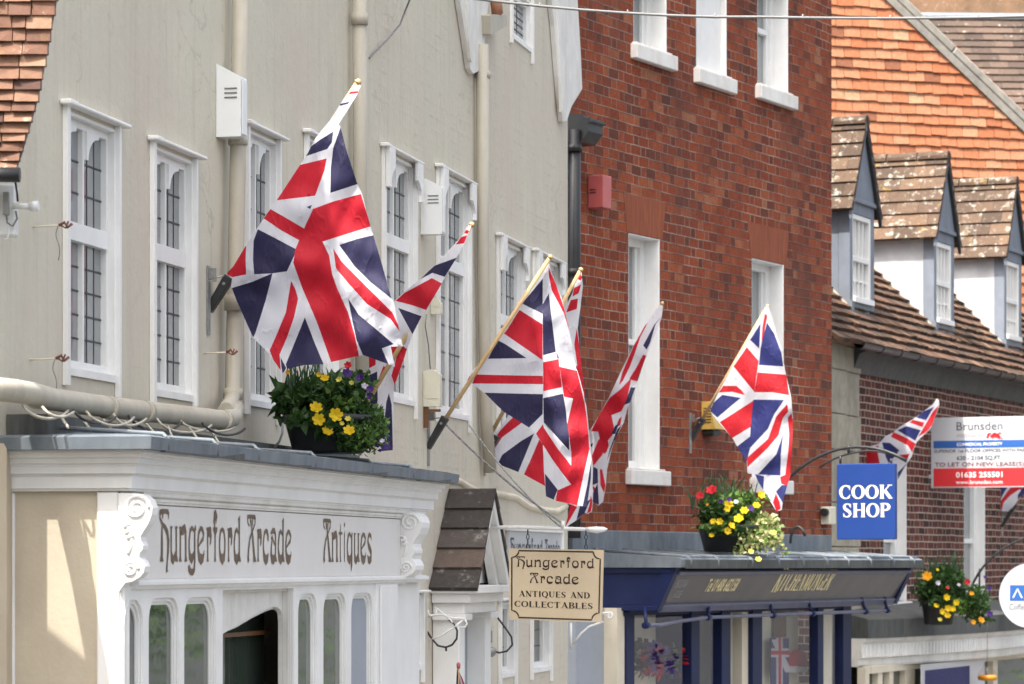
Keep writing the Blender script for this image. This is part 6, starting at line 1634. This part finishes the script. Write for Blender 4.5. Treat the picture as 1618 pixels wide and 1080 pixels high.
flag('middle union flag on a bare wooden pole, folded down its centre', W1, 676, [(679, 700), (868.5, 407)], ((676, 708), (704, 659), 645),
     [(C7, [(532, 215), (510, 240), (395, 395), (318, 508), (298, 540), (216, 668), (188, 700), (165, 742), (190, 757), (240, 796), (330, 882), (445, 954)] + k8([(645, 425), (672, 452), (712, 512), (718, 660), (730, 806), (775, 826), (788, 800), (786, 832), (935, 862), (962, 866), (985, 700), (987, 600), (975, 520), (966, 400), (945, 220), (908, 90)]) + [(655, 690), (625, 520), (592, 380), (556, 290)],
       [('n', [(505, 283), (504, 442), (412, 396)]), ('r', [(400, 424), (504, 490), (504, 650), (440, 606), (330, 530), (345, 512)]), ('r', [(390, 402), (318, 510), (330, 480)]), ('n', [(298, 540), (218, 668), (240, 662), (300, 575)]), ('n', [(303, 560), (340, 580), (432, 641), (258, 644)]),
        ('r', [(205, 714), (350, 718), (505, 721), (506, 758), (350, 756), (188, 755)]), ('n', [(242, 796), (380, 800), (506, 803), (504, 892), (442, 954), (330, 884)]), ('r', [(166, 740), (176, 720), (188, 742), (180, 752)]),
        ('n', [(532, 350), (547, 480), (563, 613), (506, 628), (504, 400)]), ('r', [(506, 660), (576, 645), (591, 771), (507, 790)]), ('n', k8([(714, 247), (826, 222), (842, 300), (860, 400), (862, 545), (780, 455), (717, 385)])),
        ('r', [(530, 232), (560, 298), (602, 420), (627, 532), (602, 445), (545, 335), (532, 270)]), ('n', [(565, 612), (578, 640), (572, 646)]),
        ('r', [(580, 680), (659, 697), (692, 840), (712, 965)] + k8([(978, 535), (940, 700), (907, 857), (783, 832), (795, 770), (872, 735), (874, 560), (832, 240)])),
        ('w', k8([(830, 238), (884, 250), (850, 395), (842, 310)])), ('r', k8([(712, 396), (672, 450), (714, 515), (765, 595), (873, 745), (874, 630), (800, 540), (717, 415)])),
        ('w', k8([(717, 385), (862, 545), (872, 632), (717, 416)])), ('w', k8([(714, 535), (874, 740), (873, 738), (795, 772), (728, 680)])), ('n', k8([(724, 676), (796, 768), (773, 826), (728, 808)])), ('n', k8([(987, 600), (986, 720), (964, 868), (938, 863), (965, 740)]))])],
     [[(530, 220, .0), (400, 400, .0), (300, 560, -.01), (180, 740, .0), (300, 780, -.04), (440, 940, -.05), (430, 640, .02), (500, 400, -.05), (500, 700, -.05), (500, 900, -.05), (540, 450, .05), (575, 700, .06), (600, 1000, .07), (560, 850, .05), (600, 500, -.02), (640, 650, -.04), (680, 900, -.05), (620, 1150, .02), (690, 1200, -.06), (700, 1050, -.07)]],
     -.035, 24, amp=.005)
c4 = (900, 460, 2.8421)
flag('limp folded union flag in front of the white sash reveal of the brick house', W2, 928, [(935, 698), (1045.5, 480)], None,
     [(c4, [(420, 66), (405, 64), (385, 85), (340, 150), (290, 240), (235, 350), (175, 480), (130, 560), (88, 630), (85, 690), (97, 740), (92, 800), (70, 930), (38, 1012), (75, 1002), (100, 990), (106, 945), (130, 962), (150, 945), (163, 872), (168, 800), (186, 720), (205, 660), (243, 590), (262, 515), (275, 490), (300, 420), (330, 330), (365, 235), (395, 170), (414, 112)],
       [('r', [(352, 140), (318, 205), (285, 300), (272, 335), (240, 400), (222, 422), (236, 365), (290, 240), (335, 158)]), ('r', [(277, 388), (272, 420), (255, 495), (232, 540), (188, 560), (196, 580), (200, 622), (166, 722), (142, 740), (104, 788), (99, 740), (132, 660), (96, 628), (132, 556), (180, 478), (230, 438)]), ('w', [(188, 556), (234, 538), (216, 580), (199, 606)]),
        ('n', [(412, 112), (386, 148), (362, 230), (346, 262), (330, 243), (347, 212), (380, 150)]), ('r', [(330, 284), (347, 290), (306, 404), (284, 400), (268, 392), (298, 345)]), ('n', [(345, 290), (352, 300), (318, 388), (300, 400), (322, 350)]), ('n', [(299, 432), (272, 500), (246, 510), (275, 430)]), ('w', [(280, 402), (302, 404), (297, 432), (272, 430)]),
        ('r', [(222, 572), (235, 560), (228, 600), (205, 615)]), ('n', [(222, 592), (206, 640), (186, 642), (204, 604)]), ('n', [(236, 596), (200, 672), (168, 762), (180, 710), (214, 620)]), ('w', [(190, 648), (176, 690), (172, 670)]), ('w', [(88, 628), (128, 630), (135, 662), (108, 690), (86, 690), (100, 655)]), ('n', [(88, 690), (106, 680), (100, 700)]),
        ('w', [(152, 722), (168, 800), (155, 835), (128, 800), (132, 768)]), ('r', [(136, 798), (146, 800), (162, 872), (155, 905), (138, 870)]), ('n', [(104, 785), (126, 798), (128, 860), (100, 872), (92, 810)]), ('r', [(102, 872), (126, 892), (110, 912)]), ('n', [(126, 860), (132, 960), (104, 946), (106, 905)]), ('w', [(138, 880), (156, 912), (148, 945), (132, 952), (128, 868)]), ('r', [(86, 890), (102, 960), (88, 995), (72, 1002), (84, 950)]), ('n', [(92, 812), (86, 890), (72, 940), (78, 870)])])],
     [[(410, 80, 0), (340, 250, .03), (260, 330, -.03), (230, 420, .04), (180, 520, -.02), (240, 480, .05), (130, 600, .04), (160, 700, -.03), (100, 700, .02), (130, 820, -.04), (150, 900, .03), (90, 950, .04), (60, 1000, -.02), (290, 400, -.04)]],
     .02, 25, amp=.007, polebias=-.05)
c5 = (1080, 460, 3.0)
flag('brightly lit union flag above the red tulips, left of the blue hanging sign', W2, 1090, [(1093, 690), (1212, 484)], ((1091, 696), (1111, 660), 652),
     [(c5, [(402, 66), (385, 72), (365, 128), (315, 208), (240, 340), (165, 480), (130, 555), (128, 572), (170, 625), (235, 700), (255, 735), (300, 806), (304, 862), (340, 868), (352, 900), (385, 952), (440, 1042), (466, 1036), (470, 1000), (492, 920), (506, 880), (508, 800), (516, 700), (518, 600), (510, 500), (485, 390), (460, 262), (430, 162)],
       [('n', [(365, 152), (359, 272), (316, 230)]), ('r', [(386, 106), (397, 114), (381, 205), (370, 245), (374, 170)]), ('n', [(396, 148), (430, 200), (464, 290), (473, 356), (357, 349), (366, 265), (381, 200)]), ('r', [(300, 265), (357, 330), (346, 400), (336, 477), (237, 356)]), ('r', [(350, 384), (487, 395), (501, 492), (420, 478), (336, 478)]), ('r', [(188, 448), (250, 448), (276, 470), (292, 492), (230, 476), (166, 480)]), ('n', [(184, 490), (272, 505), (160, 598), (126, 568), (134, 535)]),
        ('r', [(331, 518), (323, 640), (240, 690), (230, 696), (172, 620), (200, 602)]), ('n', [(331, 513), (477, 514), (430, 582), (400, 652), (313, 745), (318, 640)]), ('n', [(320, 684), (315, 745), (300, 806), (253, 736)]), ('r', [(492, 533), (497, 570), (470, 602), (450, 682), (400, 742), (303, 834), (300, 790), (400, 700), (440, 592)]), ('n', [(472, 676), (462, 770), (459, 873), (352, 868), (440, 772)]), ('r', [(512, 578), (520, 620), (514, 770), (507, 880), (492, 922), (463, 912), (458, 880), (482, 870), (496, 760), (501, 680), (494, 600)]),
        ('n', [(338, 866), (382, 876), (378, 942), (350, 900)]), ('n', [(494, 918), (470, 1002), (438, 950), (466, 918)]), ('r', [(438, 956), (456, 1000), (461, 1030), (440, 1044), (424, 1000)])])],
     [[(400, 70, 0), (240, 340, 0), (130, 560, .0), (300, 330, .03), (345, 300, -.04), (335, 600, -.05), (310, 800, -.02), (240, 640, .03), (420, 300, .05), (420, 440, .05), (480, 440, -.02), (400, 600, .03), (470, 560, .04), (510, 620, -.05), (420, 780, .05), (490, 850, -.04), (400, 940, -.02), (450, 1000, .03), (365, 880, -.05)]],
     .02, 26, ('f_red2', 'f_white', 'f_blue'), amp=.006, polebias=-.04)
c3 = (1280, 600, 4.909)
flag('crumpled union flag billowing behind and above the blue hanging sign', W3, 1372, [(1376, 790), (1480, 633)], None,
     [(c3, [(982, 150), (950, 190), (860, 260), (790, 310), (700, 360), (640, 410), (580, 440), (540, 490), (430, 530), (380, 570), (330, 640), (220, 680), (130, 760), (120, 830), (180, 946), (210, 932), (330, 930), (480, 880), (600, 820), (680, 775), (745, 660), (757, 640), (790, 590), (802, 540), (822, 490), (845, 460), (910, 400), (942, 360), (1002, 200), (1000, 160)],
       [('n', [(962, 208), (900, 312), (820, 292), (880, 243)]), ('r', [(798, 308), (887, 330), (872, 366), (772, 330)]), ('n', [(748, 357), (858, 390), (815, 472), (676, 390)]), ('r', [(648, 404), (740, 445), (818, 492), (792, 562), (760, 510), (626, 440)]), ('n', [(558, 485), (620, 488), (692, 545), (662, 587), (610, 647), (588, 600)]), ('r', [(1002, 192), (945, 352), (905, 402), (838, 442), (880, 370), (950, 248)]), ('r', [(668, 584), (772, 574), (752, 622), (690, 602)]), ('r', [(438, 540), (532, 508), (522, 550), (540, 650), (520, 760), (372, 740), (370, 640), (382, 580)]), ('r', [(217, 740), (214, 934), (172, 938), (190, 800)]), ('n', [(748, 648), (682, 770), (680, 718)])])],
     [[(985, 150, 0), (860, 300, .04), (750, 450, -.03), (700, 520, .05), (600, 480, .06), (620, 600, -.04), (500, 560, .06), (420, 620, -.02), (330, 680, .03), (180, 760, -.02), (150, 900, .02), (720, 680, -.06), (930, 300, -.03)]],
     .03, 27, ('f_red2', 'f_white', 'f_blue'), amp=.01, polebias=-.06)
c7 = (1450, 620, 4.5)
flag('union flag cut off by the right edge, partly hidden below the letting board', W3, 1583, [(1586, 826), (1700, 640)], ((1583, 832), (1605, 796), 806),
     [(c7, [(600, 640), (575, 715), (572, 760), (582, 830), (592, 842), (642, 846), (690, 800), (720, 750), (790, 690), (1000, 560), (1100, 250), (1080, 160), (900, 330), (760, 520), (680, 610)],
       [('n', [(600, 640), (660, 640), (620, 700), (580, 775), (574, 720)]), ('r', [(690, 640), (760, 690), (720, 690), (660, 730), (612, 780), (596, 840), (586, 832), (590, 770), (640, 700)]), ('n', [(770, 640), (1000, 400), (1000, 560), (790, 690), (715, 770), (710, 730)]), ('r', [(900, 400), (1050, 230), (1000, 400), (860, 520)])])],
     [[(600, 700, 0), (640, 820, .03), (750, 680, -.03), (900, 500, .02), (1080, 200, 0)]],
     .03, 28, ('f_red2', 'f_white', 'f_blue'), amp=.01)
# little hand flag by the door
FH = W1.side(W1.u(714, .55))
hf = thing('hand_flag', 'small navy and red flag tip in front of the porch door', 'flag', FH.P(*L(FH, 724, 1120)))
b = MB(FH); b.tube([L(FH, 724.5, 1140), L(FH, 724.5, 1048)], .005, 8); b.tube([L(FH, 724.5, 1056), L(FH, 724.5, 1049), L(FH, 724.3, 1046)], [.009, .011, .004], 8, m=1); b.build('stick', [M['wood'], M['red_box']], hf)
b = MB(FH)
rowy = [1056, 1066, 1080, 1100, 1125]; 
for k in range(4):
    for j, m in enumerate((0, 0, 1, 2)):
        def pt(kk, jj):
            y = rowy[kk]; wpx = (3, 9, 15, 19, 22)[kk]; return L(FH, 722 + wpx * jj / 4 - (.6 * kk), y + jj * 1.2, .012 * math.sin(jj * 1.7 + kk * .6))
        b.quad([pt(k, j), pt(k + 1, j), pt(k + 1, j + 1), pt(k, j + 1)], m, smooth=True)
b.build('cloth', [M['f_navy'], M['f_white'], M['f_red']], hf)

# ------------------------------------------------------------------ what the shop windows mirror: a tree and a brick house across the street
rn = random.Random(8)
tc = Vector((19.5, 47, 0)); tree = thing('street_tree', 'leafy green tree across the street, seen mirrored in the white shopfront windows', 'tree', tc)
b = MB(); b.tube([tc, tc + Vector((.1, 0, 1.2)), tc + Vector((0, .2, 3))], [.28, .22, .12], 10)
for k in range(6):
    a = k * 1.05; b.tube([tc + Vector((0, .1, 1.2 + .2 * k)), tc + Vector((1.6 * math.cos(a), 1.6 * math.sin(a), 2.6 + .35 * k))], [.09, .03], 6)
b.build('trunk', M['brown'], tree)
b = MB()
cl = [tc + Vector((rn.gauss(0, 1.3), rn.gauss(0, 1.3), rn.uniform(1.2, 6))) for k in range(40)]
for k in range(4200):
    c = rn.choice(cl) + Vector((rn.gauss(0, .5), rn.gauss(0, .5), rn.gauss(0, .45))); d = Vector((rn.gauss(0, 1), rn.gauss(0, 1), rn.gauss(0, 1))).normalized(); e = d.orthogonal() * .6
    b.quad([c, c + d * .1 + e * .07, c + d * .22, c + d * .1 - e * .07], k % 2)
b.build('crown', [M['leaf'], M['leaf_light']], tree)
oh = thing('red_house_opposite', 'orange brick house with white windows across the street, seen mirrored in the shop windows', 'house', (15.2, 52, 0))
Fo = Frame((15.2, 51.5, 0), (1, 0, 0), (0, -1, 0), Z)
b = MB(Fo); b.box(-3, 2.2, -4, 0, 0, 6.5); b.build('wall', M['brick_red'], oh)
b = MB(Fo); b.prism([(-4.2, 6.5), (.2, 6.5), (-2, 8.6)], 'u', -3.1, 2.3); b.build('roof', M['tile_dark'], oh)
for k in range(6):
    b = MB(Fo); x = -2.4 + 1.6 * (k % 3); z = 1 + 2.8 * (k // 3); b.box(x, x + .9, .002, .06, z, z + 1.5); b.build('window', M['white'], oh)
